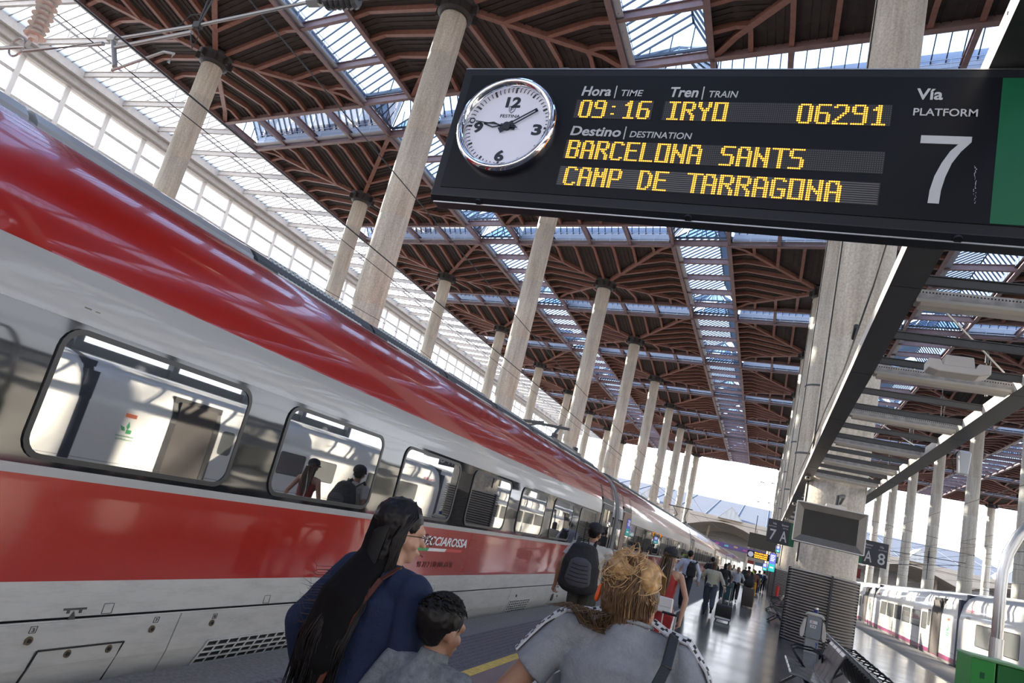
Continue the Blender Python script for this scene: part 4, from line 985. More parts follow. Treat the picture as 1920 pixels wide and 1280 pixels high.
# ------------------------------------------------------------------ ticket validator machine
tv = thing('help_point', 'grey pedestal machine with side flaps and a can on top, before the pillar', 'machine', (1.49, 20.9, 0))
M_MG = mat('machine_grey', (.24, .26, .28), .45, noise=.06); M_MW = mat('machine_cream', (.58, .56, .5), .4)
m = MB(); m.bb(-.17, .14, -.09, .12, 0, .38); part('pedestal', m, mat('pedestal_grey', (.34, .35, .36), .45), tv, bevel=.01)
m = MB(); m.prism([(-.17, .36), (.15, .36), (.18, .45), (.155, .88), (-.175, .88), (-.2, .45)], lambda a, b, t: (a, t, b), -.14, .14); part('body', m, M_MG, tv, bevel=.012)
m = MB(); m.tube([(-.22, -.05, .90), (-.17, -.07, .945), (.14, -.07, .945), (.21, -.05, .88)], [.035, .045, .045, .035], 10); part('top_bar', m, M_MW, tv, smooth=True)
for s in (-1, 1):
    m = MB(); m.prism([(s*.19, .82), (s*.25, .78), (s*.31, .5), (s*.30, .36), (s*.24, .34), (s*.2, .45)], lambda a, b, t: (a-.01, t, b), -.16, .1); part('flap', m, M_MW, tv, bevel=.012)
m = MB(); m.cyl((-.0, -.04, .96), (-.0, -.04, 1.13), .05, n=16); part('can', m, M_STEEL, tv); m = MB(); m.cyl((0, -.04, .99), (0, -.04, 1.08), .0515, n=16); part('can_label', m, mat('navy_label', (.02, .04, .18), .4), tv)
m = MB(); m.box((-.03, -.146, .76), (.18, .008, .075)); m.box((-.03, -.148, .655), (.14, .008, .07)); part('sticker', m, M_WHITE, tv)
m = MB(); m.cyl((-.06, -.15, .76), (-.06, -.156, .76), .024, n=14); part('red_symbol', m, mat('red_symbol', (.4, .02, .03), .4), tv); m = MB(); m.cyl((-.06, -.154, .76), (-.06, -.158, .76), .013, n=12); part('symbol_centre', m, M_WHITE, tv)
m = MB(); m.cyl((-.055, -.152, .657), (-.055, -.156, .657), .014, n=8); m.box((.0, -.153, .657), (.03, .006, .025)); part('print', m, M_BLACK, tv)
m = MB(); m.tube([(.09, -.1, .28), (.11, -.14, .25), (.1, -.12, .16)], .02); part('blue_tag', m, mat('blue_tag', (.02, .14, .4), .4), tv)
# ------------------------------------------------------------------ benches
M_SLAT = mat('polished_seat_metal', (.20, .20, .215), .22, .6); M_ARM = mat('black_steel_tube', (.05, .05, .055), .25, .6); M_BLUE = mat('blue_beam', (.015, .03, .12), .3, .3)
def bench(x, y0, n, side, lab, arms, pitch=0.56):
    """row of smooth metal seats along +Y; side=-1 faces -X (left), +1 faces right. origin under the back line"""
    t = thing('platform_bench', lab, 'bench', (x, y0, 0), 0, 'rows of metal platform benches'); s = side
    for k in range(n):
        a = k*pitch+.02; b = (k+1)*pitch-.02
        m = MB(); m.prism([(s*.57, .375), (s*.60, .395), (s*.575, .42), (s*.45, .405), (s*.28, .365), (s*.15, .335), (s*.10, .345), (s*.10, .32), (s*.16, .31), (s*.3, .34), (s*.46, .38)], lambda p, q, tt: (p, tt, q), a, b)
        part('seat', m, M_SLAT, t, bevel=.008, seg=2)
        m = MB(); m.prism([(s*.13, .325), (s*.09, .40), (s*.02, .60), (-s*.06, .80), (-s*.09, .845), (-s*.115, .83), (-s*.085, .78), (-s*.0, .59), (s*.06, .40), (s*.10, .315)], lambda p, q, tt: (p, tt, q), a, b)
        part('backrest', m, M_SLAT, t, bevel=.008, seg=2)
        
        for yy in (a+.1, b-.1): m = MB(); m.bar((-s*.075, yy, .72), (s*.085, yy, .36), .03, .02, up=V3y); part('back_bracket', m, M_ARM, t)
    for k in arms:
        y = k*pitch; m = MB()
        m.tube([(s*.05, y, .50), (s*.06, y, .62), (s*.2, y, .65), (s*.45, y, .64), (s*.52, y, .60), (s*.42, y, .48), (s*.3, y, .36)], .016, 7)
        m.tube([(s*.03, y+.05, .54), (s*.06, y+.05, .61), (s*.2, y+.05, .64), (s*.43, y+.05, .63), (s*.52, y, .60)], .011, 6); part('armrest', m, M_ARM, t, smooth=True)
    m = MB(); m.bb(s*.26, s*.38, -.03, n*pitch+.03, .24, .31); part('beam', m, M_BLUE, t, bevel=.01)
    for y in (.35, n*pitch-.35):
        m = MB(); m.bar((s*.30, y, .27), (s*.60, y, .02), .05, .04); m.bar((s*.30, y, .27), (s*.02, y, .02), .05, .04); m.bb(s*.52, s*.64, y-.03, y+.03, 0, .025); m.bb(-s*.02, s*.08, y-.03, y+.03, 0, .025); part('leg', m, M_ARM, t)
V3y = Vector((0, 1, 0))
bench(1.20, 11.75, 4, -1, 'metal bench of four seats facing the red train, before the grey pedestal machine', (3, 4))
bench(1.50, 7.9, 15, 1, 'long metal bench facing the white train, its dark backs toward the camera', range(0, 16))
bench(1.15, 28.4, 4, -1, 'metal bench beyond the louvred pillar, facing the red train', (0, 4))
bench(1.15, 36.5, 4, -1, 'small distant metal bench by the second pillar', (0, 4))
# ------------------------------------------------------------------ green box, tube rail, dark post at right
gb = thing('green_recycling_box', 'bright green metal box at the lower right corner', 'box', (1.60, 6.2, 0))
M_GR = mat('bright_green_paint', (.03, .30, .05), .4)
m = MB(); m.bb(-.155, -.01, -.12, .3, 0.02, 1.47); part('body', m, M_GR, gb, bevel=.01); m = MB(); m.bb(0.0, .18, -.12, .3, .02, 1.46); part('side_body', m, mat('darker_green_paint', (.02, .17, .04), .4), gb, bevel=.01)
m = MB(); m.bb(-.16, .185, -.13, .31, 1.46, 1.48); part('lid', m, mat('pale_green_lid', (.20, .42, .2), .4), gb, bevel=.008)
m = MB(); m.bb(-.10, -.075, -.124, -.118, 1.34, 1.38); m.bb(-.10, -.075, -.124, -.118, 1.27, 1.31); part('cut_mark', m, mat('dark_green_print', (.0, .10, .03), .5), gb)
rp = thing('steel_tube_rail', 'bent brushed steel tube rising behind the green box', 'rail', (1.715, 6.6, 0)); 
m = MB(); pts = [(0, 0, 0), (0, 0, 1.95), (0.005, 0, 2.12), (.03, 0, 2.26), (.085, 0, 2.40), (.16, 0, 2.52), (.4, 0, 2.72), (.8, 0, 2.8)]; m.tube(pts, .040, 16); part('tube', m, M_STEEL, rp, smooth=True); m = MB(); m.cyl((0, 0, 1.42), (0, 0, 1.62), .046, n=16); part('sleeve', m, M_STEEL, rp)
# ------------------------------------------------------------------ hall end behind the camera, plain concrete with tall openings
wk = struct('wall_back', label='concrete end wall of the hall')
m = MB()
for k in range(-4, 5): m.bb(k*14-1.2, k*14+1.2, -78, -76.5, -1.5, 30)
m.bb(-60, 60, -78, -76.8, 16, 30); m.bb(-60, 60, -78, -76.8, -1.5, 9); part('panel', m, M_EDGE, wk)
wr = struct('wall_right', label='pale distant side wall of the hall'); m = MB()
m.bb(64, 65, -76, 110, -1.5, 8); m.bb(64, 65, -76, 110, 19, 28)
for k in range(14): m.bb(63.6, 64.6, -72+k*14, -71+k*14, -1.5, 27)
part('panel', m, M_EDGE, wr)
# ------------------------------------------------------------------ far station building, shell canopies
M_BEIGE = mat('beige_shell_concrete', (.40, .33, .26), .7, noise=.08, scale=.2); M_BLR = mat('blue_grey_sheet_roof', (.075, .088, .115), .95, spec=.05, noise=.08, scale=.3); M_WFAB = mat('white_gable_fabric', (.45, .44, .42), .6)
t = thing('station_building', 'far low station building with a blue grey sheet roof and beige shell canopy', 'building', (0, 236, 0))
m = MB(); m.prism([(-6, 14.0), (60, 24.5), (60, 14.0)], lambda a, b, q: (q, a, b), -110, 68); part('roof', m, M_BLR, t)
for k in range(60):
    if k % 3 == 0:
        m = MB(); m.bar((-108+k*3, -6, 14.15), (-108+k*3, 60, 24.6), .25, .12); part('roof_seam', m, mat('seam_grey', (.035,.05,.08), .5), t)
m = MB(); m.bb(-110, 68, -7, -5.2, 13.1, 14.3); part('fascia', m, M_BEIGE, t)
N_ = 60; m = MB()
for k in range(N_):
    x0 = -110+178*k/N_; x1 = -110+178*(k+1)/N_
    def zz(x): u = ((x+11.8) % 25.0)/25.0; return 9.6+3.2*abs(cos(pi*u))**1.2
    m.add([(x0, -7, 13.2), (x1, -7, 13.2), (x1, -7, zz(x1)+.6), (x0, -7, zz(x0)+.6), (x0, 24, 11.5), (x1, 24, 11.5), (x0, -7, zz(x0)), (x1, -7, zz(x1)), (x0, 24, zz(x0)-1.5), (x1, 24, zz(x1)-1.5)], [(0, 1, 2, 3), (6, 7, 9, 8), (3, 2, 7, 6)])
part('shell_canopy', m, M_BEIGE, t, smooth=False)
for x in (-60.5, -35.5, -10.2, 15, 40.2, 62): 
    m = MB(); m.prism([(x-3.6, 14.1), (x+3.6, 14.1), (x, 17.9)], lambda a, b, q: (a, q, b), -8.0, 4.0); g_ = part('gable', m, M_WFAB, t)
    m = MB(); 
    for q in (-1.2, 0, 1.2): m.bar((x+q, -8.05, 14.1), (x+q, -8.05, 14.1+3.8*(1-abs(q)/3.6)), .08, .05)
    m.bar((x-3.6, -8.05, 14.1), (x, -8.05, 17.9), .12, .06); m.bar((x+3.6, -8.05, 14.1), (x, -8.05, 17.9), .12, .06); part('gable_bars', m, M_GREYSTEEL, g_)
for k in range(14):
    x = -104+12.5*k; m = MB(); m.cyl((x, 0, -1.5), (x, 0, 11.5), .35, n=12); part('support', m, M_BEIGE, t)
m = MB(); m.bb(-110, 68, 26, 27, -1.5, 12); part('back_wall', m, mat('pale_facade', (.55, .53, .5), .6, noise=.1), t)
M_SHOP = mat('lit_shop_window', (.7, .7, .7), .4, emit=((1, .97, .92), 1.0)); cols = [(.65, .65, .62), (.4, .05, .05), (.1, .2, .35), (.6, .55, .4), (.08, .08, .09)]
for k in range(26):
    x = -40+3.2*k; m = MB(); m.bb(x, x+2.6, 25.8, 26, 0.2, 3.0); part('shop_window', m, M_SHOP, t)
    m = MB(); m.bb(x, x+2.7, 25.6, 25.9, 3.2, 4.2); part('shop_fascia', m, mat('fascia_%d' % (k % 5), cols[k % 5], .5), t)
bn = thing('banner', 'long purple banner with coloured patches across the far concourse', 'banner', (-14, 222, 6.2)); m = MB(); m.bb(-16, 17, 0, .2, -.75, .75); part('cloth', m, mat('purple_banner', (.07, .04, .12), .6), bn)
for k in range(12): m = MB(); m.box((-14+k*2.6, -.03, random.uniform(-.3, .3)), (1.1, .04, .5)); part('patch', m, mat('patch_%d' % (k % 3), [(.3, .05, .15), (.1, .3, .3), (.35, .2, .1)][k % 3], .6), bn)
# ------------------------------------------------------------------ signs and screens further along the platform
def flat(name, lab, cat, x0, x1, z0, z1, y, mt, th=.12, legs=None):
    t = thing(name, lab, cat, ((x0+x1)/2, y, z0)); m = MB(); m.bb(-(x1-x0)/2, (x1-x0)/2, 0, th, 0, z1-z0); part('case', m, mt, t, bevel=.01)
    m = MB()
    for s in (-.3, .3): m.bb(s*(x1-x0)-.02, s*(x1-x0)+.02, .04, .08, z1-z0, 4.59-z0)
    part('hanger', m, M_DKGREY, t); return t
M_DKM = mat('olive_black_case', (.025, .025, .02), .35)
flat('hanging_monitor', 'large blank dark hanging monitor behind the 7 A sign', 'monitor', -.80, .66, 2.80, 3.60, 43, M_DKM)
fb = flat('small_departure_board', 'small distant departure board with a clock and orange text', 'sign', -1.04, 1.2, 2.50, 3.0, 60, mat('satin_black_panel', (.012, .012, .017), .32))
m = MB(); m.cyl((-.87, -.02, .24), (-.87, -.05, .24), .2, n=24); part('clock_face', m, mat('clock_face_white', (.6, .6, .7), .4), fb)
for z, s in ((.36, '09:16 IRYO 06291'), (.2, 'BARCELONA SANTS'), (.05, 'CAMP DE TARRAGONA')):
    me = text_mesh(s, -.6, .35, z, .1, offset=.03); me.materials.append(M_LED); link('lettering', me, fb, (0, -.02, 0))
me = text_mesh('7', .45, .55, .1, .25); me.materials.append(M_SIGNW); link('lettering', me, fb, (0, -.02, 0)); m = MB(); m.bb(.64, 1.1, -.01, 0, .02, .48); part('green_panel', m, M_GREEN, fb)
def screen(lab, x0, x1, z0, z1, y):
    t = flat('advertising_screen', lab, 'screen', x0, x1, z0, z1, y, M_BLACK); h = z1-z0; w_ = x1-x0
    m = MB(); m.bb(-w_/2+.03, w_/2-.03, -.01, 0, h*.42, h-.03); part('blue_area', m, mat('lit_blue_screen', (.05, .07, .3), .4, emit=((.16, .18, .62), .8)), t)
    m = MB(); m.bb(-w_/2+.03, w_/2-.03, -.01, 0, .03, h*.42); part('teal_area', m, mat('lit_teal_screen', (.02, .3, .3), .4, emit=((.03, .42, .40), .8)), t)
    m = MB()
    for k in range(4): m.bb(-w_*.3, w_*(.3-.1*(k % 2)), -.02, -.01, h*(.85-.09*k), h*(.85-.09*k)+h*.045)
    m.bb(-w_*.25, w_*.25, -.02, -.01, h*.2, h*.27); part('print', m, mat('lit_white_print', (.7, .7, .8), .4, emit=((.9, .9, 1), .8)), t)
screen('tall blue and teal lit screen left of the second pillar', .47, .90, 1.77, 2.94, 50); screen('smaller blue and teal lit screen behind the tall one', .17, .55, 1.75, 2.34, 62); screen('narrow lit blue screen above the tall screen', .72, 1.06, 3.05, 3.5, 50.5)
t = thing('fire_extinguisher', 'red fire extinguisher at the foot of the second pillar', 'extinguisher', (1.05, 42.6, .6)); m = MB(); m.cyl((0, 0, 0), (0, 0, .5), .09, n=14); m.cyl((0, 0, .5), (0, 0, .6), .03, n=8); part('bottle', m, mat('bright_red', (.6, .02, .02), .4), t)
# ------------------------------------------------------------------ catenary
ow = thing('overhead_wires', 'thin overhead contact and carrier wires above the red train', 'wires', (TX, 0, 4.5))
m = MB()
def catw(m, x, z0, z1, ya, yb, span=50, droppers=True):
    m.cyl((x, ya, z0), (x, yb, z0), .009, n=5)
    pts = []; y = ya
    while y <= yb: u = ((y-ya) % span)/span; pts.append((x, y, z1-0.55*4*u*(1-u)+.0)); y += span/10
    m.tube(pts, .008, 5)
catw(m, 0, .08, 1.35, 4.1-50, 204); part('wire_pair', m, M_CABLE, ow)
for x, lab in ((WX, 'thin overhead wires above the white train'), (14.4, 'thin overhead wires over the empty track beyond the white train'), (31, 'thin overhead wires by the outer right columns'), (-10.9, 'thin overhead wires over the track hidden behind the red train')):
    t = thing('overhead_wires', lab, 'wires', (x, 0, 4.5)); m = MB(); catw(m, 0, .1, 1.35, -40+x % 9, 205); m.cyl((0, -40, 2.6), (0, 205, 2.6), .01, n=5); part('wire_pair', m, M_CABLE, t)
ca = thing('catenary_arm', 'steel catenary arm with a ribbed insulator at the top left corner', 'catenary arm', (-8.0, 4.1, 4.9))
M_GALV = mat('galvanised_tube', (.34, .33, .32), .4, .6)
def q(x, z): return (x+8.0, 0, z-4.9)
m = MB(); m.tube([q(-7.68, 5.2), q(-7.72, 4.95), q(-6.6, 5.02)], .022, 8); m.tube([q(-6.5, 5.07), q(-5.47, 5.20), q(-4.33, 5.40), q(-3.6, 5.44)], .016, 8); m.tube([q(-6.45, 4.97), q(-5.5, 5.13)], .02, 8); m.tube([q(-7.7, 5.0), q(-9.5, 4.95), q(-12, 5.2)], .02, 8); part('tube_arm', m, M_GALV, ca)
m = MB(); m.tube([q(-6.33, 4.72), q(-5.75, 4.92), q(-5.62, 4.9), q(-5.64, 4.8)], .014, 8); m.tube([q(-6.5, 5.08), q(-6.42, 4.95), q(-6.31, 4.76)], .025, 8); m.box(q(-6.5, 5.08), (.1, .05, .07)); part('steady_arm', m, M_GALV, ca)
m = MB(); c0 = Vector(q(-7.66, 5.13)); ax = Vector((-.06, 0, 1)).normalized()
for k in range(9): m.cyl(c0+ax*(.06*k), c0+ax*(.06*k+.03), .105 if k % 2 == 0 else .09, .06, n=16)
m.cyl(c0-ax*.05, c0+ax*.6, .045, n=12); part('insulator', m, mat('pale_ceramic', (.55, .5, .45), .3, coat=.5), ca)
m = MB()
for k in range(20):
    a, b = 2*pi*k/20, 2*pi*(k+1)/20; c = Vector(q(-7.86, 5.0)); m.cyl(c+Vector((.11*cos(a), 0, .11*sin(a))), c+Vector((.11*cos(b), 0, .11*sin(b))), .012, n=6)
part('arcing_ring', m, M_GALV, ca)
m = MB(); m.tube([q(-5.46, 5.18), q(-5.4, 5.1), q(-5.42, 4.95), q(-5.48, 5.05), q(-5.52, 5.15)], .006, 5); m.tube([q(-5.7, 5.2), q(-5.6, 5.32), q(-5.45, 5.33), q(-5.43, 5.22)], .006, 5); m.tube([q(-5.45, 5.2), q(-5.40, 5.5), q(-5.45, 5.62), q(-5.36, 5.7), q(-5.39, 5.85)], .008, 5); part('wire_loop', m, M_CABLE, ca)
m = MB(); m.tube([q(-5.46, 5.2), q(-5.45, 5.82)], .01, 5); m.box(q(-5.46, 5.2), (.08, .05, .06)); m.box(q(-5.45, 5.85), (.06, .05, .06)); part('dropper', m, M_CABLE, ca)
i2 = thing('strain_insulator', 'dark ribbed strain insulator at the top edge of the photo', 'insulator', (-3.98, 4.1, 5.42)); m = MB()
for k in range(6): m.cyl((-.1+.055*k, 0, -.0), (-.1+.055*k+.03, 0, .0), .085, .06, n=16)
m.cyl((-.22, 0, 0), (1.2, 0, .06), .03, n=10); part('ribbed_body', m, mat('dark_ceramic', (.10, .10, .10), .25, coat=.6), i2); m = MB(); m.cyl((-.3, 0, 0), (-.18, 0, 0), .055, n=10); part('end_fitting', m, M_GALV, i2)
# right side cantilevers hung on columns and distant masts
for (x, y, lab) in ((14.4, 78, 'dark insulator string on a catenary arm by the fourth column of the right row'), (31, 120, 'dark insulator string by the outer right columns'), (-12, 175, 'dark insulator string by the far left columns')):
    t = thing('catenary_arm', lab, 'catenary arm', (x, y, 4.6)); m = MB()
    m.tube([(0, 0, 0), (0, 0, 2.9)], .04, 6); m.tube([(-3.2, 0, 1.8), (3.0, 0, 2.2)], .035, 6); m.tube([(-3, 0, .6), (2.6, 0, 1.9)], .03, 6); part('tube_arm', m, M_DKGREY, t)
    m = MB()
    for k in range(8): m.cyl((0, 0, 1.5+.14*k), (0, 0, 1.57+.14*k), .12, .07, n=10)
    part('insulator', m, M_BLACK, t)
for k, y in enumerate((60, 95, 130, 165, 196)):
    t = thing('span_wire', '%s nearest cross-span wire stretched between the right hand columns' % ordn[k], 'wires', (0, y, 6.5), 0, 'cross span wires'); m = MB(); m.tube([(3.5, 0, .9), (12, 0, .4), (22, -3, .9)], .012, 5); m.tube([(3.5, 0, -.4), (22, -3, -.3)], .012, 5); part('wire', m, M_CABLE, t)
for k, (x, z) in enumerate(((-1.2, 23.0), (-1.4, 18.2))):
    t = thing('street_light', '%s double headed lamp seen small against the sky' % ('upper' if k == 0 else 'lower'), 'lamp', (x, 192+2.5*k, z)); m = MB(); m.bar((-1.4, 0, 0), (1.4, 0, .3), .05, .05); part('arm', m, M_GREYSTEEL, t)
    m = MB(); m.box((-1.3, 0, 0), (.8, .3, .18)); m.box((1.3, 0, .3), (.8, .3, .18)); part('lamp_head', m, M_BLACK, t); m = MB(); m.bar((.3*k, 0, .1), (.3*k, 0, 26.3-z), .03, .03); part('hanger', m, M_GREYSTEEL, t)
dp = thing('side_display_panel', 'dark panel with small lights at the right edge of the photo', 'panel', (1.73, 5.25, 0)); m = MB(); m.bb(0.03, .6, 0, .1, .0, 1.93); part('case', m, M_DKGREY, dp, bevel=.01)
for k in range(6): m = MB(); m.cyl((.045, -.002, 1.35-.09*k), (.045, -.008, 1.35-.09*k), .012, n=10); part('indicator_light', m, mat('warm_indicator', (.8, .6, .5), .4, emit=((1, .8, .7), 1.5)), dp)
# ------------------------------------------------------------------ people
def V(*a): return Vector(a)
class Blob:
    """closed convex pieces fused into one continuous surface with a voxel remesh"""
    def __init__(s): s.b = bmesh.new()
    def _hull(s, pts):
        vs = [s.b.verts.new(p) for p in pts]
        r = bmesh.ops.convex_hull(s.b, input=vs)
        dead = [g for g in set(r.get('geom_interior', []) + r.get('geom_unused', [])) if isinstance(g, bmesh.types.BMVert)]
        for v in dead:
            if v.is_valid and not v.link_faces: s.b.verts.remove(v)
    def _sph(s, c, r, rot=None, n=12, m=8):
        rx, ry, rz = r if isinstance(r, (tuple, list)) else (r, r, r); o = []
        for k in range(m+1):
            t = -pi/2+pi*k/m
            for i in range(1 if k in (0, m) else n):
                v = Vector((rx*cos(t)*cos(2*pi*i/n), ry*cos(t)*sin(2*pi*i/n), rz*sin(t)))
                o.append((rot @ v if rot is not None else v)+Vector(c))
        return o
    def cap(s, p, q, r0, r1, rot=None): s._hull(s._sph(p, r0, rot)+s._sph(q, r1, rot)); return s
    def ell(s, c, r, rot=None): s._hull(s._sph(c, r, rot, 16, 10)); return s
    def cone(s, p, q, r0, r1, n=20):
        """flat-ended tapered piece; radii may be (rx, ry) pairs in world x/y when near vertical"""
        p, q = Vector(p), Vector(q); ax = (q-p).normalized(); ref = Vector((0, 1, 0)) if abs(ax.y) < .9 else Vector((1, 0, 0)); a = ref.cross(ax).normalized(); b = ax.cross(a); o = []
        for c, r in ((p, r0), (q, r1)):
            rx, ry = r if isinstance(r, (tuple, list)) else (r, r)
            o += [c+a*cos(2*pi*i/n)*rx+b*sin(2*pi*i/n)*ry for i in range(n)]
        s._hull(o); return s
    def chain(s, pts, rs):
        for i in range(len(pts)-1): s.cap(pts[i], pts[i+1], rs[i], rs[i+1])
        return s
    def bake(s, name, mats, parent, vox=0.01, smooth=3, fac=0.6, label=None, disp=None):
        me = bpy.data.meshes.new(name); s.b.to_mesh(me); s.b.free()
        o = bpy.data.objects.new(name, me); COL.objects.link(o)
        r = o.modifiers.new('r', 'REMESH'); r.mode = 'VOXEL'; r.voxel_size = vox; r.use_smooth_shade = True
        if smooth: k = o.modifiers.new('s', 'SMOOTH'); k.iterations = smooth; k.factor = fac
        if disp:
            tx = bpy.data.textures.new('folds', 'CLOUDS'); tx.noise_scale = disp[1]; tx.noise_depth = 1
            d = o.modifiers.new('d', 'DISPLACE'); d.texture = tx; d.strength = disp[0]; d.mid_level = .5
        dg = bpy.context.evaluated_depsgraph_get(); m2 = bpy.data.meshes.new_from_object(o.evaluated_get(dg))
        bpy.data.objects.remove(o); bpy.data.meshes.remove(me); m2.name = name
        m2.materials.clear(); m2.materials.append(mats); m2.polygons.foreach_set('use_smooth', [True]*len(m2.polygons))
        ob = link(name, m2, parent)
        if label: ob['label'] = label
        return ob
def cloth(name, col, sc=60, st=0.25, rough=0.85, noise=.12): return mat(name, col, rough, noise=noise, scale=sc*.3, bump=(st, sc))
SKIN = mat('skin_light', (0.50, 0.29, 0.20), 0.5, noise=.06, scale=20); SKIN2 = mat('skin_tan', (0.36, 0.19, 0.12), 0.5, noise=.06, scale=20)
for _m in (SKIN, SKIN2): _m.node_tree.nodes['Principled BSDF'].inputs['Subsurface Weight'].default_value = 0.1; _m.node_tree.nodes['Principled BSDF'].inputs['Subsurface Radius'].default_value = (.02, .01, .005)
HAIR_K = mat('hair_black', (0.010, 0.008, 0.008), 0.38, noise=.3, scale=40, stretch=(1, 1, .1)); HAIR_B = mat('hair_brown', (0.07, 0.035, 0.02), 0.45, noise=.4, scale=40, stretch=(1, 1, .1))
HAIR_BL = mat('hair_blonde', (0.50, 0.30, 0.13), 0.42, noise=.45, scale=30); HAIR_DB = mat('hair_dark_blonde', (0.10, 0.055, 0.025), 0.5, noise=.4, scale=30)
def hand(B, wrist, d, up, s, L, grip=False, vox=.01):
    """palm + five fingers. d: direction of fingers, up: back-of-hand normal, s: side sign of the thumb axis vector"""
    d = d.normalized(); sd = d.cross(up).normalized()*s; nrm = up.normalized(); f = max(.0075, vox*.75)
    pc = wrist+d*L*.45
    for t in (-.2, .0, .2): B.cap(wrist+d*L*.05+sd*L*.12*t, wrist+d*L*.5+sd*L*.9*t, L*.13, L*.12)
    for k, (t, ln) in enumerate(((-.29, .36), (-.10, .44), (.10, .48), (.29, .44))):
        a = wrist+d*L*.5+sd*L*t*.8; curl = .9 if grip else .35
        b = a+(d*cos(curl*.5)-nrm*sin(curl*.5))*L*ln*.5; c = b+(d*cos(curl*1.6)-nrm*sin(curl*1.6))*L*ln*.5
        B.cap(a, b, f*1.1, f); B.cap(b, c, f, f*.85)
    a = wrist+d*L*.12+sd*L*.22; b = a+(d*.6+sd*.6-nrm*.3).normalized()*L*.26; c = b+(d*.9+sd*.1-nrm*.4).normalized()*L*.2
    B.cap(a, b, f*1.35, f*1.15); B.cap(b, c, f*1.15, f)
def person(label, loc, h=1.7, yaw=0.0, girth=1.0, sh=1.0, skin=None, top=None, bottom=None, shoes=None, hair=None, hairmat=None, legs=((18, 6), (-14, 28)), arms=None, lean=3, headyaw=0, headpitch=0, sleeve='short', vox=.011, female=False, skirt=None, dress=None, hipw=1.0, name='person', group=None, halter=False, face=True, hs=1.0, collar=None, loose=1.0, nk=0.0, nose=1.0):
    t = thing(name, label, 'person', loc, radians(yaw), group)
    skin = skin or SKIN; S = h/1.70; g = girth
    ln = radians(lean)
    def tilt(v): # lean torso about hip
        z = v.z-.93*S; return V(v.x, v.y*cos(ln)+z*sin(ln), .93*S+z*cos(ln)-v.y*sin(ln)*.0)
    hipz = .92*S; P = {}
    legj = []
    low = 1e9
    for k, (a, b) in enumerate(legs):
        s = -1 if k == 0 else 1; a, b = radians(a), radians(b)
        hp = V(s*.085*S*hipw, 0, hipz); kn = hp+V(0, sin(a), -cos(a))*.425*S; an = kn+V(0, sin(a-b), -cos(a-b))*.41*S
        fa = a-b; toe = an+V(0, cos(fa*.6), sin(fa*.6)*1.0)*.15*S+V(0, 0, -.045*S)
        legj.append((hp, kn, an, toe)); low = min(low, an.z-.075*S, toe.z-.03*S)
    dz = -low
    legj = [tuple(j+V(0, 0, dz) for j in L_) for L_ in legj]; hipz += dz; up = V(0, 0, dz)
    Z = lambda z: tilt(V(0, 0, z*S))+up
    shw = .185*S*sh; sh_z = 1.385
    neck0, neck1 = Z(1.40), Z(1.485); hc = Z(1.565-nk)+V(0, .012*S, 0)
    Rh = Matrix.Rotation(radians(headyaw), 3, 'Z') @ Matrix.Rotation(radians(headpitch), 3, 'X')
    B_ = Blob()
    # torso
    B_.cap(Z(.93), Z(1.06), (.155*S*g*hipw, .115*S*g, .10*S), (.135*S*g, .105*S*g, .08*S)); B_.cap(Z(1.06), Z(1.28), (.128*S*g, .10*S*g, .07*S), (.16*S*g, .115*S*g, .09*S))
    B_.cap(Z(1.36)+V(-.12*S*sh, 0, 0), Z(1.36)+V(.12*S*sh, 0, 0), .062*S, .062*S); B_.cap(Z(1.28), Z(1.40), (.15*S*g, .10*S*g, .08*S), (.07*S, .06*S, .04*S)); B_.cap(neck0, neck1+V(0, .01, 0), .058*S, .052*S)
    if female:
        for s in (-1, 1): B_.ell(Z(1.24)+V(s*.07*S, .085*S, 0), .062*S*g)
    # head with face
    HS = S*hs; H_ = lambda x, y, z: hc+Rh @ V(x*HS, y*HS, z*HS)
    B_.ell(H_(0, -.012, .03), (.075*HS, .092*HS, .085*HS), Rh); B_.cap(H_(0, .02, -.02), H_(0, .055, -.085), (.062*HS, .06*HS, .05*HS), (.026*HS, .022*HS, .022*HS), Rh)
    if face:
        B_.cap(H_(0, .082, .0), H_(0, .098+.006*nose, -.034), .008*HS, .0115*HS); B_.ell(H_(0, .085, -.062), (.024*HS, .012*HS, .01*HS), Rh); B_.cap(H_(-.035, .07, .02), H_(.035, .07, .02), .018*HS, .018*HS)
        for s in (-1, 1): B_.ell(H_(s*.077, -.005, -.01), (.011*HS, .02*HS, .032*HS), Rh); B_.ell(H_(s*.04, .055, -.03), (.02*HS, .02*HS, .02*HS), Rh)
    # legs
    for hp, kn, an, toe in legj:
        B_.cap(hp+V(0, 0, .0), kn, .085*S*g, .054*S*g); B_.chain([kn, kn.lerp(an, .35)+V(0, -.012*S, 0), an], [.054*S*g, .056*S*g, .036*S]); B_.cap(an, toe, .034*S, .026*S); B_.cap(an, an+V(0, -.03*S, -.045*S), .036*S, .028*S)
    # arms
    arms = arms or (((-.28, -.05, 1.12), (-.27, .15, .93)), ((.28, .0, 1.12), (.27, -.12, .90)))
    AJ = []
    for k, (el, wr) in enumerate(arms):
        s = -1 if k == 0 else 1; so = Z(sh_z)+V(s*shw, 0, -.02*S); e = tilt(V(*el)*S)+up; w_ = tilt(V(*wr)*S)+up
        e = so+(e-so).normalized()*.285*S; w_ = e+(w_-e).normalized()*.25*S
        AJ.append((so, e, w_)); B_.cap(so, e, .048*S*g, .038*S*g); B_.chain([e, e.lerp(w_, .3), w_], [.038*S*g, .038*S*g, .026*S])
        dr = (w_-e).normalized(); hand(B_, w_, (dr+V(0, 0, -.35)).normalized(), V(s*1.0, .25, 0).normalized(), -s if True else s, .175*S, grip=True, vox=vox)
    body = B_.bake('body', skin, t, vox, 3)
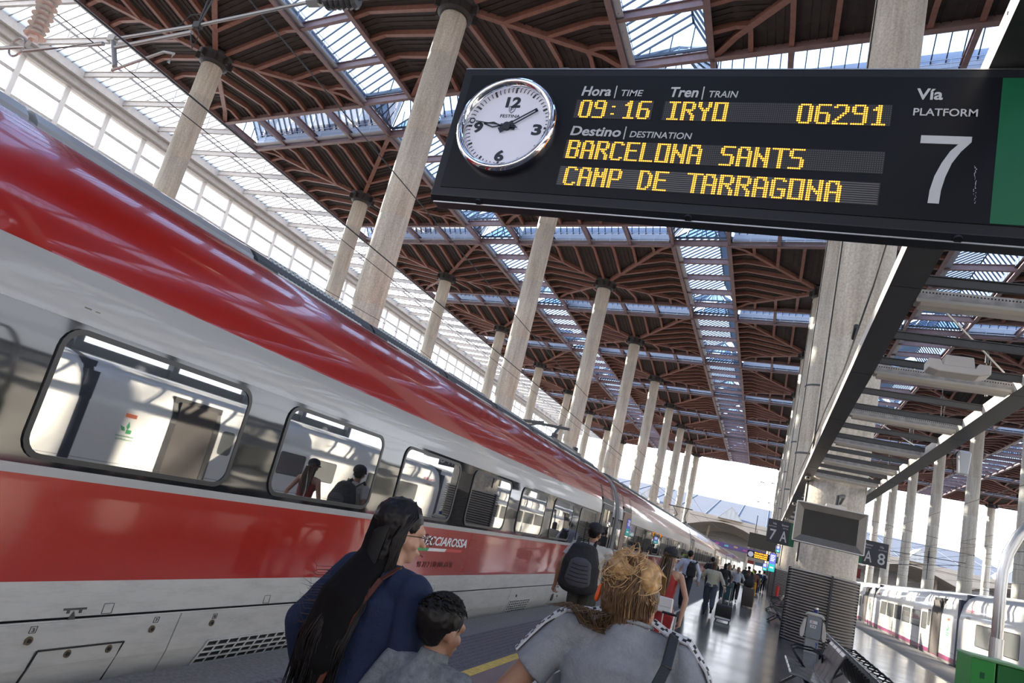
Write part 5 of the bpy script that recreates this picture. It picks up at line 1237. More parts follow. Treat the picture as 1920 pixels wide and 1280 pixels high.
    info = dict(HS=HS, t=t, Z=Z, S=S, hc=hc, Rh=Rh, H=H_, AJ=AJ, leg=legj, shw=shw, up=up)
    o = .014*S*loose
    if dress:
        D = Blob(); zt = 1.30; D.cone(Z(.40), Z(.64), (.150*S*g, .13*S*g), (.168*S*g, .137*S*g))
        D.cone(Z(.62), Z(.86), (.165*S*g, .135*S*g), (.19*S*g*hipw, .15*S*g)); D.cone(Z(.86), Z(1.06), (.19*S*g*hipw, .15*S*g), (.145*S*g, .118*S*g)); D.cone(Z(1.06), Z(zt), (.145*S*g, .118*S*g), (.168*S*g, .12*S*g))
        if halter: D.cone(Z(1.27), Z(1.41), (.155*S, .115*S), (.075*S, .07*S))
        D.bake('dress', dress, t, vox, 3, disp=(.006, .08))
    if top:
        T = Blob(); wz = .90 if not skirt else 1.0
        T.cone(Z(wz), Z(1.08), (.165*S*g*hipw+o*.3, .125*S*g+o*.4), (.145*S*g+o*.5, .117*S*g+o*.4)); T.cone(Z(1.08), Z(1.30), (.146*S*g+o*.5, .117*S*g+o*.4), (.172*S*g+o*.4, .122*S*g+o*.4))
        T.cone(Z(1.30), Z(1.445), (.168*S*g+o*.4, .12*S*g+o*.4), (.066*S, .066*S)); T.cap(Z(1.365)+V(-.125*S*sh, 0, 0), Z(1.365)+V(.125*S*sh, 0, 0), .062*S+o*.6, .062*S+o*.6)
        if collar: T.cone(Z(1.38)+V(0, .005, 0), Z(collar)+V(0, .012, 0), (.082*S, .082*S), (.066*S, .068*S))
        for so, e, w_ in AJ:
            if sleeve == 'none': continue
            if sleeve == 'short': q = so.lerp(e, .62); T.cap(so, so.lerp(e, .25), .054*S*g+o*.5, .056*S*g+o*.4); T.cone(so.lerp(e, .2), q, .056*S*g+o*.4, .055*S*g+o*.7)
            else:
                T.cap(so, e, .054*S*g+o*.6, .048*S*g+o*.6); T.cap(e, e.lerp(w_, .5), .048*S*g+o*.6, .043*S*g+o*.6); T.cone(e.lerp(w_, .4), w_.lerp(e, .06), .043*S*g+o*.6, .034*S+o*.7)
        info['top'] = T.bake('shirt', top, t, vox, 3, disp=(.012*S, .09))
    if bottom:
        Q = Blob(); Q.cone(Z(.88), Z(1.0), (.165*S*g*hipw, .13*S*g), (.15*S*g, .12*S*g)) 
        for hp, kn, an, toe in legj:
            Q.cap(hp, kn, .098*S*g, .076*S*g); Q.cap(kn, kn.lerp(an, .5), .076*S*g, .073*S*g); Q.cone(kn.lerp(an, .4), an+V(0, 0, .01), .074*S*g, .058*S)
        Q.cap(legj[0][0]+V(.02, -.03*S, .02), legj[1][0]+V(-.02, -.03*S, .02), .10*S*g, .10*S*g); Q.bake('trousers', bottom, t, vox, 3, disp=(.008*S, .08))
    if shoes:
        for hp, kn, an, toe in legj:
            F = Blob(); F.cap(an+V(0, -.035*S, -.045*S), toe+V(0, 0.01, 0), (.036*S, .04*S, .032*S), (.04*S, .04*S, .028*S)); F.cap(an+V(0, -.01, -.005), an+V(0, 0, -.04*S), .045*S, .04*S); F.bake('shoe', shoes, t, max(vox, .009), 2)
    if hair:
        Hm = hairmat or HAIR_K; W = Blob()
        W.ell(H_(0, -.022, .045), (.088*HS, .098*HS, .088*HS), Rh)
        if hair in ('short', 'fade'): W.cap(H_(0, -.055, .01), H_(0, -.05, -.035), (.075*HS, .05*HS, .05*HS), (.06*HS, .035*HS, .03*HS), Rh)
        if hair in ('long', 'tail', 'shoulder', 'bunlow'): W.cap(H_(0, -.04, .02), H_(0, -.05, -.07), (.085*HS, .065*HS, .06*HS), (.075*HS, .05*HS, .04*HS), Rh)
        if hair == 'long': W.cap(H_(0, -.055, -.05), H_(0, -.085, -.28), (.085*HS, .045*HS, .05*HS), (.08*HS, .03*HS, .05*HS), Rh); W.cap(H_(0, -.085, -.25), H_(0.01, -.10, -.40), (.08*HS, .03*HS, .05*HS), (.045*HS, .02*HS, .03*HS), Rh)
        if hair == 'shoulder': W.cap(H_(0, -.03, -.04), H_(0, -.03, -.12), (.09*HS, .07*HS, .05*HS), (.085*HS, .06*HS, .03*HS), Rh)
        if hair == 'tail': W.chain([H_(0, -.10, .05), H_(0, -.15, .02), H_(0, -.15, -.10), H_(0, -.13, -.22)], [.03*HS, .035*HS, .035*HS, .012*HS])
        info['hair'] = W.bake('hair', Hm, t, vox, 2, disp=(.012*S, .02))
    return info
def strands(parent, name, mt, curves, r=.0022, n=4, label=None):
    m = MB()
    for c in curves: m.tube(c, [r]*(len(c)-1)+[r*.25], n, caps=False)
    o = part(name, m, mt, parent, smooth=True, fix=False); o['kind'] = 'stuff'
    if label: o['label'] = label
    return o
def cap_hat(I, mt, back=0):
    S = I['S']; H_ = I['H']; C = Blob(); C.ell(H_(0, -.01, .075), (.096*S, .108*S, .068*S), I['Rh']); C.cone(H_(0, -.01, .02), H_(0, -.01, .075), (.097*S, .108*S), (.097*S, .108*S)); C.bake('cap', mt, I['t'], .008, 2)
    b = MB(); pts = [H_(.085*cos(a), .09+.075*sin(a), .03-.02*sin(a)) for a in [pi*k/10 for k in range(11)]]; b.loft([[p+V(0, 0, .006) for p in pts]+[H_(0, .06, .04)], [p for p in pts]+[H_(0, .06, .034)]]); part('peak', b, mt, I['t'])
def backpack(I, label, mt, mt2=None, w=.32, hgt=.46, dep=.2, z=1.17, dx=0, strapm=None, pocket=True, parent=None):
    """a bag carried on the back: its own thing"""
    S = I['S']; t0 = I['t']; c = I['Z'](z)+V(dx, -.115*S-dep/2, 0)
    R = Matrix.Rotation(t0.rotation_euler[2], 3, 'Z'); bt = thing('backpack', label, 'backpack', Vector(t0.location)+R @ c, t0.rotation_euler[2])
    K = Blob(); K.cap(V(0, 0, -hgt*.32), V(0, -.01, hgt*.1), (w/2, dep*.55, hgt*.18), (w*.47, dep*.5, hgt*.25)); K.cap(V(0, -.01, hgt*.1), V(0, .015, hgt*.38), (w*.47, dep*.5, hgt*.2), (w*.34, dep*.34, hgt*.12)); K.bake('bag', mt, bt, .012, 3, disp=(.01, .06))
    if pocket:
        K = Blob(); K.cap(V(0, -dep*.42, -hgt*.22), V(0, -dep*.44, hgt*.08), (w*.33, dep*.2, hgt*.14), (w*.28, dep*.15, hgt*.14)); pk = K.bake('front_pocket', mt2 or mt, bt, .011, 2)
        m = MB()
        for k in range(5): m.tube([V(-w*.27+.01*k, -dep*.60, -hgt*.22+k*hgt*.075), V(0, -dep*.66, -hgt*.235+k*hgt*.075), V(w*.27-.01*k, -dep*.60, -hgt*.22+k*hgt*.075)], .005, 5)
        part('stitching', m, mt, bt)
    m = MB()
    for s in (-1, 1):
        a = V(s*w*.22, dep*.3, hgt*.42); b_ = V(s*.105*S, dep/2+.10*S, hgt*.5+.04); cc = V(s*.13*S, dep/2+.235*S, hgt*.25); d = V(s*.16*S, dep/2+.12*S, -hgt*.35)
        for p, q in ((a, b_), (b_, cc), (cc, d)): m.bar(p, q, .055, .014, up=V(s*.2, 1, .3))
    m.tube([V(-.04, dep*.2, hgt*.46), V(-.03, dep*.15, hgt*.56), V(.03, dep*.15, hgt*.56), V(.04, dep*.2, hgt*.46)], .009, 6); part('strap', m, strapm or mt, bt)
    return bt
def suitcase(label, loc, yaw, w, h_, d, mt, handle=0.5, hz=None, tiltdeg=0, white=False, group='wheeled suitcases on the platform', handm=None):
    t = thing('suitcase', label, 'suitcase', loc, radians(yaw), group); T = Matrix.Rotation(radians(tiltdeg), 3, 'X')
    m = MB(); m.box(T @ V(0, 0, .06+h_/2), (w, d, h_), T); part('shell', m, mt, t, bevel=min(.03, d*.2), seg=3, autos=35)
    m = MB()
    for k in range(-2, 3): m.box(T @ V(k*w*.17, -d/2-.002, .06+h_*.5), (w*.03, .006, h_*.8), T)
    part('rib', m, mt, t)
    if handle:
        m = MB()
        for s in (-1, 1): m.cyl(T @ V(s*w*.22, d*.35, .06+h_), T @ V(s*w*.22, d*.35, .06+h_+handle), .009, n=8)
        part('handle_rod', m, handm or M_STEEL, t); m = MB(); m.cyl(T @ V(-w*.26, d*.35, .06+h_+handle), T @ V(w*.26, d*.35, .06+h_+handle), .016, n=8); part('handle_grip', m, M_BLACK, t)
    for s in (-1, 1):
        for q in (-1, 1): m = MB(); c = T @ V(s*w*.4, q*d*.32, .035); m.cyl(c-V(.015, 0, 0), c+V(.015, 0, 0), .034, n=12); part('wheel', m, M_BLACK, t)
    m = MB(); m.tube([T @ V(-.07, 0, .06+h_), T @ V(-.05, 0, .09+h_), T @ V(.05, 0, .09+h_), T @ V(.07, 0, .06+h_)], .01, 6); part('carry_handle', m, M_BLACK, t)
    if white: m = MB(); m.box(T @ V(0, -d/2-.006, .06+h_*.13), (w*.92, .012, h_*.13), T); part('reflective_band', m, mat('white_band', (.7, .7, .7), .3), t, bevel=.004)
    return t
# ---------------- man in cap with a large backpack, by the train
C_BEIGE = cloth('beige_cotton', (.50, .47, .42)); C_DK = cloth('dark_olive_cotton', (.045, .045, .035)); C_BLK = cloth('black_fabric', (.018, .018, .02)); C_NAVY = cloth('navy_cotton', (.008, .018, .055)); C_WH = cloth('pale_blue_shirt', (.52, .56, .68)); C_CREAM = cloth('cream_knit', (.42, .41, .33), 90, .5); C_JEAN = cloth('blue_grey_denim', (.055, .07, .10)); C_GREY = cloth('grey_marl_cotton', (.25, .26, .29), 120, .3, noise=.12); C_RED = cloth('dark_red_jersey', (.30, .006, .010), 50, .1, .6, .05); C_GREYB = cloth('grey_knit', (.20, .215, .23), 150, .5, noise=.3); C_PALE = cloth('pale_blue_grey_cotton', (.33, .37, .43))
I = person('man in black cap and beige T-shirt walking beside the train with a big backpack', (-2.09, 9.62, 0), 1.79, 8, 1.15, 1.12, SKIN2, C_BEIGE, C_DK, M_BLACK, 'short', HAIR_K, legs=((10, 5), (-14, 20)), arms=(((-.33, -.06, 1.12), (-.36, .02, .86)), ((.34, -.02, 1.10), (.33, .05, .86))), headyaw=-25, vox=.008)
cap_hat(I, C_BLK); backpack(I, 'large black hiking-style backpack with grey quilted pocket on the man in cap', C_BLK, cloth('charcoal_quilt', (.07, .07, .085)), .52, .66, .30, 1.12, -.07)
ph = thing('phone', 'white phone in the left hand of the man in cap', 'phone', Vector(I['t'].location)+Matrix.Rotation(radians(8), 3, 'Z') @ (I['AJ'][0][2]+V(.0, .03, -.11))); m = MB(); m.box((0, 0, 0), (.012, .07, .14), Matrix.Rotation(.4, 3, 'Y')); part('case', m, M_WHITE, ph, bevel=.003)
# ---------------- woman in red dress
I = person('woman in sleeveless red dress and black cap pulling a suitcase', (-1.10, 9.85, 0), 1.70, 0, .93, .95, SKIN, None, None, M_WHITE, 'long', HAIR_DB, dress=C_RED, halter=True, female=True, legs=((8, 4), (-6, 10)), arms=(((-.26, .03, 1.12), (-.22, .2, .98)), ((.29, -.06, 1.12), (.27, -.10, .86))), headyaw=-12, vox=.008)
cap_hat(I, C_BLK); t0 = I['t']
st = []
for k in range(90):
    a = random.uniform(-.075, .075); y = -.06-.05*random.random(); L_ = random.uniform(.36, .47)
    st.append([I['H'](a, y-.02, .0), I['H'](a*1.15, y-.05, -.12), I['H'](a*1.1+random.gauss(0, .008), y-.065, -.12-L_*.4), I['H'](a*.8+random.gauss(0, .012), y-.06, -.1-L_*.85)])
strands(t0, 'hair_strands', HAIR_B, st[:50], .003); strands(t0, 'hair_strands', mat('hair_light_streak', (.26, .17, .10), .45), st[50:], .003)
hb = thing('handbag', 'small white shoulder bag on the woman in red', 'handbag', Vector(t0.location)+I['Z'](.99)+V(.01, -.19, 0)); m = MB(); m.box((0, 0, 0), (.30, .07, .19)); part('bag', m, mat('white_leather', (.72, .71, .70), .45), hb, bevel=.02, seg=3); m = MB(); m.box((0, -.036, .035), (.28, .008, .11)); part('flap', m, mat('white_leather', (.72, .71, .70), .45), hb, bevel=.004)
m = MB(); m.tube([V(-.14, 0, .08), V(-.13, .03, .2), V(-.06, .07, .42), V(-.0, .12, .56), V(.0, .2, .6)], .006, 6); part('strap', m, mat('white_leather', (.72, .71, .70), .45), hb)
suitcase('suitcase of the woman in red, only its steel handle in view', (-.93, 9.30, 0), 0, .36, .42, .22, C_BLK, .44, tiltdeg=0)
# ---------------- man in pale shirt
I = person('man in pale blue shirt and dark trousers with a slim black backpack', (-2.02, 23.5, 0), 1.80, -4, 1.02, 1.05, SKIN2, C_WH, cloth('dark_navy_trousers', (.015, .018, .03)), M_BLACK, 'short', HAIR_K, legs=((14, 4), (-12, 14)), arms=(((-.33, .0, 1.12), (-.32, .12, .9)), ((.33, -.04, 1.10), (.33, .02, .86))), sleeve='long', headyaw=-30, vox=.011)
backpack(I, 'slim black backpack on the man in the pale shirt', C_BLK, None, .30, .46, .15, 1.16, .12, pocket=False)
# ---------------- woman in cream sweater + suitcase
I = person('woman in cream sweater and dark jeans pulling a small black suitcase', (-1.30, 24.1, 0), 1.64, 4, 1.12, .98, SKIN, C_CREAM, C_JEAN, M_BLACK, 'shoulder', HAIR_B, female=True, legs=((12, 4), (-18, 34)), arms=(((-.36, .12, 1.14), (-.44, .30, 1.02)), ((.33, -.06, 1.12), (.42, -.22, .92))), sleeve='long', hipw=1.1, headyaw=-20)
suitcase('small black cabin suitcase with a white lower band behind the cream sweater woman', (-.80, 23.2, 0), 4, .46, .42, .24, mat('black_nylon', (.02, .02, .022), .5), .52, tiltdeg=8, white=True)
# ---------------- group further on
I = person('tall dark haired man mostly hidden behind the cream sweater woman', (-1.75, 30.5, 0), 1.82, 0, 1, 1, SKIN2, C_BLK, C_BLK, M_BLACK, 'short', HAIR_K, vox=.014)
I = person('woman in black top with dark hair beside a teal suitcase', (-1.38, 34.2, 0), 1.68, -10, 1, 1, SKIN, C_BLK, cloth('dark_teal_denim', (.03, .05, .06)), M_WHITE, 'shoulder', HAIR_K, female=True, sleeve='long', vox=.014, headyaw=-30)
suitcase('tall teal hard-shell suitcase', (-1.22, 35.6, 0), 0, .5, .80, .3, mat('teal_shell', (.03, .10, .12), .35), .2)
I = person('woman with long light brown hair in a pale top, beyond the teal suitcase', (-1.36, 38.5, 0), 1.68, -5, 1, 1, SKIN, cloth('pale_beige_cotton', (.5, .45, .4)), C_BLK, M_WHITE, 'long', mat('hair_light_brown', (.25, .15, .09), .45, noise=.3), female=True, sleeve='long', vox=.014)
I = person('woman with a ponytail in pale grey sweater and black leggings', (-.88, 36.0, 0), 1.66, 0, 1, 1, SKIN, C_PALE, C_BLK, M_WHITE, 'tail', mat('hair_auburn', (.16, .07, .03), .45, noise=.3), female=True, sleeve='long', vox=.014, arms=(((-.34, .1, 1.15), (-.3, .28, 1.22)), ((.34, 0, 1.1), (.4, .1, .9))))
suitcase('large dark suitcase pulled behind the ponytail woman', (-.30, 34.9, 0), 0, .50, .78, .3, mat('dark_brown_shell', (.04, .032, .03), .4), .25, group='wheeled suitcases on the platform')
bb = thing('travel_bag', 'black soft bag strapped on top of the dark suitcase', 'bag', (-.32, 34.9, .86)); K = Blob(); K.cap(V(-.08, 0, .16), V(.08, 0, .2), (.16, .13, .17), (.14, .12, .2)); K.bake('bag', C_BLK, bb, .02, 2)
fars = [('woman in black with long dark hair right of the ponytail woman', -.45, 38.5, 1.66, C_BLK, C_BLK, 'long', HAIR_B), ('tall man in dark clothes among the far group', -.55, 45, 1.84, C_BLK, C_JEAN, 'short', HAIR_K),
        ('person in dark coat left in the far group by the train', -1.7, 46, 1.75, C_BLK, C_BLK, 'short', HAIR_K), ('person in mustard yellow trousers in the far group', -.2, 47, 1.70, cloth('brown_jacket', (.12, .06, .04)), cloth('mustard_cotton', (.55, .28, .02)), 'short', HAIR_B),
        ('person in navy jacket farther down the platform', .02, 58, 1.75, C_NAVY, C_BLK, 'short', HAIR_K), ('worker in lime high-visibility vest far down the platform', .1, 72, 1.76, cloth('lime_vest', (.45, .65, .05)), cloth('lime_trousers', (.35, .5, .05)), 'short', HAIR_B),
        ('second worker in lime clothing, farthest down the platform', -.5, 80, 1.76, cloth('lime_vest', (.45, .65, .05)), cloth('lime_trousers', (.35, .5, .05)), 'short', HAIR_B), ('person in pale top far away by the train doors', -1.9, 62, 1.7, C_CREAM, C_BLK, 'long', HAIR_B), ('person in black far away at the end of the crowd', -1.2, 75, 1.75, C_BLK, C_BLK, 'short', HAIR_K)]
for lab, x, y, h_, tp, bt_, hr, hm in fars: person(lab, (x, y, 0), h_, random.uniform(-10, 10), 1, 1, SKIN2, tp, bt_, M_BLACK, hr, hm, sleeve='long', vox=.02, face=False)
I = person('man in white T-shirt with a navy backpack walking alone by the far pillars', (.42, 64.8, 0), 1.78, 0, 1, 1, SKIN2, cloth('white_cotton', (.7, .7, .7)), C_BLK, M_WHITE, 'short', HAIR_K, vox=.016)
backpack(I, 'small navy backpack on the man in the white T-shirt', C_NAVY, None, .3, .45, .17, 1.16, .05, pocket=False)
suitcase('small blue suitcase beside the man in the white T-shirt', (.0, 65.2, 0), 0, .5, .6, .28, mat('blue_shell', (.02, .08, .32), .4), .3)
HAIR_M = mat('hair_black_matt', (0.006, 0.005, 0.005), 0.75, spec=.15)
HAIR_K.node_tree.nodes['Principled BSDF'].inputs['Specular IOR Level'].default_value = .25
# ------------------------------------------------------------------ three people close to the camera
# ---- woman with long black hair
I = person('woman with very long straight black hair, glasses and navy sweatshirt, closest at left', (-1.37, 2.60, 0), 1.655, -22, 1.12, 1.08, SKIN, C_NAVY, C_BLK, C_BLK, 'long', HAIR_K, sleeve='long', vox=.0085, female=True, headyaw=-26, lean=4, hs=1.08, loose=1.8, arms=(((-.30, -.10, 1.12), (-.29, .02, .88)), ((.24, .02, 1.10), (.17, .22, .98))))
t = I['t']; H_ = I['H']; Z = I['Z']; S = I['S']
m = MB(); m.lathe([(.0, 0), (.001, 0)], n=4) if False else None
K = Blob(); K.cone(Z(.82), Z(.93), (.205, .165), (.2, .16)); K.bake('shirt_hem', cloth('lilac_grey_cotton', (.42, .36, .40)), t, .009, 3, disp=(.008, .05), label='pale lilac shirt hem below the sweatshirt')
K = Blob(); K.cap(H_(0, -.05, .03), H_(0, -.07, -.10), (.088, .07, .06), (.088, .05, .05)); K.cap(H_(0, -.07, -.1), Z(1.28)+V(-.02, -.155, 0), (.088, .05, .05), (.125, .05, .06)); K.cap(Z(1.28)+V(-.02, -.155, 0), Z(1.06)+V(-.03, -.175, 0), (.125, .05, .06), (.13, .04, .06)); K.cap(Z(1.06)+V(-.03, -.175, 0), Z(.99)+V(-.03, -.175, 0), (.12, .035, .05), (.09, .02, .03))
K.bake('hair_mass', HAIR_M, t, .009, 3, disp=(.004, .03))
st = []; random.seed(3)
for k in range(620):
    a = random.uniform(-1, 1); L_ = random.uniform(.93, 1.1) if random.random() < .8 else random.uniform(.85, .98)
    w1 = .078*a; y1 = -.085*sqrt(max(0, 1-a*a*.7))
    b_ = a*.135-.03+random.gauss(0, .012); 
    st.append([H_(w1*.25, -.03, .125), H_(w1*.8, y1*.9-.01, .085), H_(w1, y1-.025, -.01), H_(w1*1.1, y1*.7-.055, -.13), Z(1.28)+V(a*.13-.02+random.gauss(0, .006), -.195+abs(a)*.05, 0), Z(1.12)+V(b_, -.215+abs(a)*.045+random.gauss(0, .006), 0), Z(L_)+V(b_*.95-.01+random.gauss(0, .012), -.20+abs(a)*.04, 0)])
for k in range(60):   # side locks falling beside the face
    s_ = 1; st.append([H_(.03, .02, .125), H_(.075+random.gauss(0, .003), .035-.06*random.random(), .07), H_(.092, .0-.05*random.random(), -.02), H_(.088+random.gauss(0, .005), -.035*random.random()-.01, -.13), H_(.075, -.06, -.24)])
strands(t, 'hair_strands', HAIR_K, st, .0028)
fly = []
for k in range(26):
    z0_ = random.uniform(1.15, 1.38); x0_ = -.15; fly.append([Z(z0_)+V(x0_+.04, -.17, 0), Z(z0_-.02)+V(x0_-.03-random.random()*.03, -.17, 0), Z(z0_+random.uniform(-.08, .04))+V(x0_-.08-random.random()*.07, -.16, 0)])
strands(t, 'loose_hairs', HAIR_B, fly, .0009)
gl = thing('eyeglasses', 'thin dark-framed eyeglasses on the long-haired woman', 'glasses', t.location, radians(-22)); m = MB()
for s in (-1, 1):
    c = H_(s*.034, .118, -.005); e1 = I['Rh'] @ V(1, 0, 0); e2 = I['Rh'] @ V(0, 0, 1)
    m.tube([c+e1*.026*cos(2*pi*k/16)+e2*.020*sin(2*pi*k/16) for k in range(17)], .0018, 5); m.tube([H_(s*.060, .115, .0), H_(s*.082, .06, .004), H_(s*.086, -.005, .0)], .0018, 5)
m.tube([H_(-.01, .12, .0), H_(.01, .12, .0)], .0018, 5); part('frame', m, M_BLACK, gl)
# lips, brow on the visible profile
m = MB(); m.sphere(H_(0, .106, -.066), (.02, .008, .006), rot=I['Rh']); part('lips', m, mat('lip_pink', (.45, .12, .11), .4), t, smooth=True)
sg = thing('shoulder_bag_strap', 'brown leather bag strap running down the back of the long-haired woman', 'strap', t.location, radians(-22)); m = MB()
pts = [Z(1.40)+V(.10, -.02, .04), Z(1.36)+V(.105, -.10, .03), Z(1.25)+V(.09, -.165, 0), Z(1.05)+V(.07, -.185, 0), Z(.9)+V(.05, -.2, 0), Z(.78)+V(.03, -.2, 0)]
for p, q in zip(pts, pts[1:]): m.bar(p, q, .024, .005, up=V(0, 1, .1))
part('strap', m, mat('red_brown_leather', (.10, .028, .015), .45, noise=.2, scale=30), sg)
# ---- boy
I = person('boy with short black hair and grey high-necked knit top, walking between the two women', (-1.03, 2.44, 0), 1.355, -14, 1.12, 1.0, SKIN2, C_GREYB, C_BLK, M_BLACK, 'fade', HAIR_K, sleeve='long', vox=.008, headyaw=-14, headpitch=-2, hs=1.16, collar=1.475, loose=1.6, lean=6)
t = I['t']; H_ = I['H']; st = []
for k in range(520):
    th = random.uniform(-pi, pi); u = random.uniform(.05, 1.0); r_ = u; x = .090*sin(th)*r_; y = -.022+.100*cos(th)*r_; z = .045+.090*sqrt(max(0, 1-r_*r_*.92))
    p = V(x, y, z); d = V(.006*random.gauss(0, 1)+.004, .016 if y < .03 else .004, .002-.012*u)
    st.append([H_(*p), H_(*(p+d*.5+V(0, 0, .004))), H_(*(p+d+V(0, 0, -.002)))])
strands(t, 'hair_strands', HAIR_K, st, .0028, 4)
# ---- blonde woman
I = person('woman with messy blonde bun and grey T-shirt seen from behind, nearest the camera', (-.365, 2.42, 0), 1.73, 4, 1.02, .98, SKIN2, C_GREY, C_JEAN, C_BLK, None, None, sleeve='short', vox=.008, headyaw=-26, headpitch=-8, hs=.98, nk=.085, female=True, lean=5, loose=1.2, arms=(((-.34, -.02, 1.13), (-.38, .18, 1.0)), ((.31, -.03, 1.12), (.30, .15, .95))))
t = I['t']; H_ = I['H']; Z = I['Z']; S = I['S']
K = Blob(); K.ell(H_(0, -.02, .04), (.088, .102, .092), I['Rh']); K.cap(H_(0, -.055, .0), H_(0, -.045, -.075), (.078, .055, .05), (.05, .035, .03)); K.bake('hair_base', HAIR_DB, t, .007, 2, disp=(.012, .015), label='dark blonde hair drawn up from the nape')
bc = V(-.005, -.075, .105)
K = Blob(); K.ell(H_(*bc), (.072, .062, .055), I['Rh']); K.ell(H_(.05, -.05, .10), (.05, .06, .06)); K.ell(H_(-.045, -.04, .10), (.05, .06, .055)); K.bake('bun', HAIR_BL, t, .007, 2, disp=(.022, .018))
random.seed(11); A_, B2, D_ = [], [], []
for k in range(420):      # hair swept up from nape and sides to the bun
    a = random.uniform(-1.9, 1.9); z0_ = random.uniform(-.07, .0) if abs(a) < 1 else random.uniform(-.03, .05)
    P0 = V(.082*sin(a)*(.75 if z0_ < -.04 else 1), -.015-.088*cos(a)*(.8 if z0_ < -.04 else 1), z0_); tw = random.uniform(-.5, .9)
    P1 = V(.093*sin(a*.9+tw*.1), -.02-.104*cos(a*.85), .03+random.uniform(-.01, .02)); P2 = bc+V(.07*sin(a+tw), -.04*cos(a), -.02+random.uniform(-.01, .03)); P3 = bc+V(.05*sin(a+tw+.8), -.055*cos(a+tw), .04)
    (D_ if z0_ < .03 and random.random() < .85 else A_).append([H_(*P0), H_(*((P0+P1)/2+V(0, -.006, 0))), H_(*P1), H_(*P2), H_(*P3)])
for k in range(520):      # curls and loops of the bun
    cx_ = bc+V(random.gauss(.004, .024), random.gauss(-.008, .018), random.gauss(.0, .02)); r_ = random.uniform(.018, .044); ax = V(random.gauss(0, .5), random.gauss(-.6, .4), random.gauss(.5, .4)).normalized(); u_ = ax.orthogonal().normalized(); v_ = ax.cross(u_); a0 = random.uniform(0, 6.28); ln_ = random.uniform(1.5, 4.5); fl = random.uniform(.7, 1.1)
    c = [H_(*(cx_+(u_*cos(a0+ln_*j/9)+v_*sin(a0+ln_*j/9)*fl)*r_*(1+.1*sin(j)))) for j in range(10)]
    (A_ if random.random() < .55 else B2).append(c)
for k in range(220):      # crown and front
    a = random.uniform(-1.5, 1.5); P0 = V(.06*sin(a), .08, .075); P1 = V(.085*sin(a), .02, .125); A_.append([H_(*P0), H_(*P1), H_(*(V(.08*sin(a), -.04, .14)+V(0, 0, random.gauss(0, .006)))), H_(*(bc+V(.06*sin(a), .01, .045)))])
strands(t, 'golden_strands', HAIR_BL, A_, .0015); strands(t, 'pale_strands', mat('hair_pale_gold', (.66, .45, .23), .4, noise=.25, scale=30), B2, .0014); strands(t, 'dark_strands', mat('hair_mid_brown', (.14, .075, .035), .45, noise=.3, scale=30), D_, .0016)
fl_ = []
for k in range(60):
    b0 = V(random.uniform(-.06, .02), -.06, random.uniform(-.10, -.05)); e_ = Z(1.40)+V(random.uniform(-.20, -.04), -.09+random.gauss(0, .02), .035)
    fl_.append([H_(*b0), H_(*b0).lerp(e_, .5)+V(-.01, -.02, -.02), e_+V(0, 0, .02), e_+V(-.05+random.gauss(0, .02), -.01, .0)])
for k in range(26):
    b0 = V(random.uniform(-.03, .05), -.07, -.07); fl_.append([H_(*b0), H_(*(b0+V(random.gauss(0, .01), -.01, -.04))), H_(*(b0+V(random.gauss(0, .02), -.015, -.10)))])
strands(t, 'loose_strands', HAIR_DB, fl_, .0018)
fy = []
for k in range(50):
    a = random.uniform(0, 6.28); p = bc+V(.065*cos(a), -.02, .055*sin(a)); q_ = p+V(.03*cos(a+.6), random.gauss(0, .01), .03*sin(a+.6)); fy.append([H_(*p), H_(*((p+q_)/2+V(.01*sin(a), 0, .008))), H_(*q_)])
strands(t, 'flyaway_hairs', HAIR_BL, fy, .0008)
hc_ = thing('hair_clip', 'bright orange hair clip at the left side of the blonde bun', 'hair clip', t.location, radians(4)); K = Blob(); K.cap(H_(-.104, -.05, .03), H_(-.107, -.05, -.005), (.009, .012, .014), (.009, .011, .013)); K.bake('clip', mat('orange_plastic', (.85, .10, .01), .3), hc_, .004, 1); m = MB()
for k in range(4): m.cyl(H_(-.092, -.035, .03-.013*k), H_(-.08, -.045, .03-.013*k), .003, n=6)
part('tooth', m, mat('orange_plastic', (.85, .10, .01), .3), hc_)
m = MB(); m.tube([H_(.082, -.002, -.045), H_(.084, -.0, -.06), H_(.082, .0, -.075)], .003, 6); part('earring', m, M_STEEL, t)
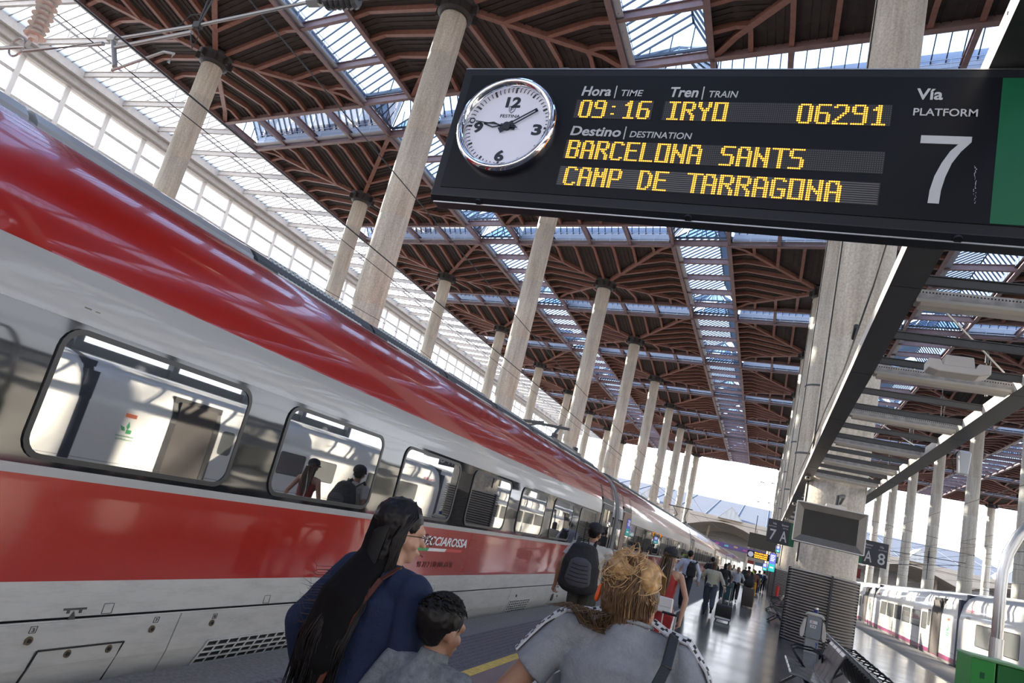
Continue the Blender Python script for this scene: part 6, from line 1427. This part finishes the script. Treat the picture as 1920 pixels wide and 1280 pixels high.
# sleeve tape with dark motif
for k, (so, e, w_) in enumerate(I['AJ']):
    tapes = MB(); mot = MB(); s = -1 if k == 0 else 1; d = (e-so).normalized(); outv = V(s, -.35, .25).normalized(); outv = (outv-d*outv.dot(d)).normalized()
    path = [Z(1.44)+V(s*.075, -.01, .022), Z(1.41)+V(s*.125, -.02, .032), so+V(s*.015, -.025, .068), so+d*.04+outv*.073, so+d*.10+outv*.074, so+d*.178+outv*.073]
    # resample
    seg = []
    for p, q in zip(path, path[1:]):
        n_ = max(1, int((q-p).length/.011))
        for j in range(n_): seg.append((p.lerp(q, j/n_), (q-p).normalized()))
    for j in range(len(seg)-1):
        p, dd = seg[j]; q = seg[j+1][0]; nrm = V(s*.6, -.45, .6).normalized() if j < len(seg)*.5 else outv
        tapes.bar(p, q+dd*.002, .034, .006, up=nrm)
        if j % 3 != 2: mot.bar(p+nrm*.0032+dd.cross(nrm)*.006*(1 if j % 2 else -1), q+nrm*.0032+dd.cross(nrm)*.006*(1 if j % 2 else -1), .013, .002, up=nrm)
    part('sleeve_tape', tapes, mat('white_tape', (.60, .60, .62), .7), I['top']); part('tape_motif', mot, M_BLACK, I['top'], kind='stuff')
K = MB(); rr_ = []
for j in range(29):
    a = pi*2*j/28; rr_.append(Z(1.432)+V(.077*cos(a), .074*sin(a)+.003, .006-.012*sin(a)))
K.tube(rr_, .0075, 6, caps=False); part('neckband', K, C_GREY, I['top'], smooth=True)
bk = thing('small_backpack', 'small black leather backpack hanging off the right shoulder of the blonde woman', 'backpack', t.location, radians(4)); M_LEA = mat('black_leather', (.02, .02, .023), .35, bump=(.2, 150))
K = Blob(); K.cap(Z(.92)+V(.03, -.235, 0), Z(1.10)+V(.03, -.225, 0), (.145, .06, .06), (.135, .055, .06)); K.cap(Z(1.10)+V(.03, -.225, 0), Z(1.165)+V(.03, -.21, 0), (.135, .055, .05), (.12, .035, .03)); K.bake('bag', M_LEA, bk, .008, 3, disp=(.006, .05))
m = MB(); m.tube([Z(1.165)+V(-.10, -.235, .0), Z(1.165)+V(.03, -.262, .008), Z(1.165)+V(.16, -.235, 0)], .006, 6); part('piping', m, M_LEA, bk, smooth=True)
m = MB(); pts = [Z(1.18)+V(.075, -.225, 0), Z(1.27)+V(.115, -.205, 0), Z(1.36)+V(.145, -.15, 0), Z(1.415)+V(.15, -.06, .02), Z(1.40)+V(.15, .03, .03), Z(1.3)+V(.15, .13, 0)]
for p, q in zip(pts, pts[1:]): m.bar(p, q, .034, .012, up=V(.3, -1, .6))
part('strap', m, M_LEA, bk, bevel=.003, seg=1); m = MB(); m.tube([Z(1.17)+V(-.075, -.215, 0), Z(1.225)+V(-.10, -.235, 0)], .011, 8); part('zip_pull', m, M_BLACK, bk); m = MB(); m.box(Z(1.2)+V(.09, -.232, 0), (.034, .006, .018)); m.cyl(Z(1.16)+V(.085, -.24, 0), Z(1.19)+V(.09, -.235, 0), .006, n=8); part('buckle', m, mat('brass', (.6, .45, .2), .3, 1.0), bk)
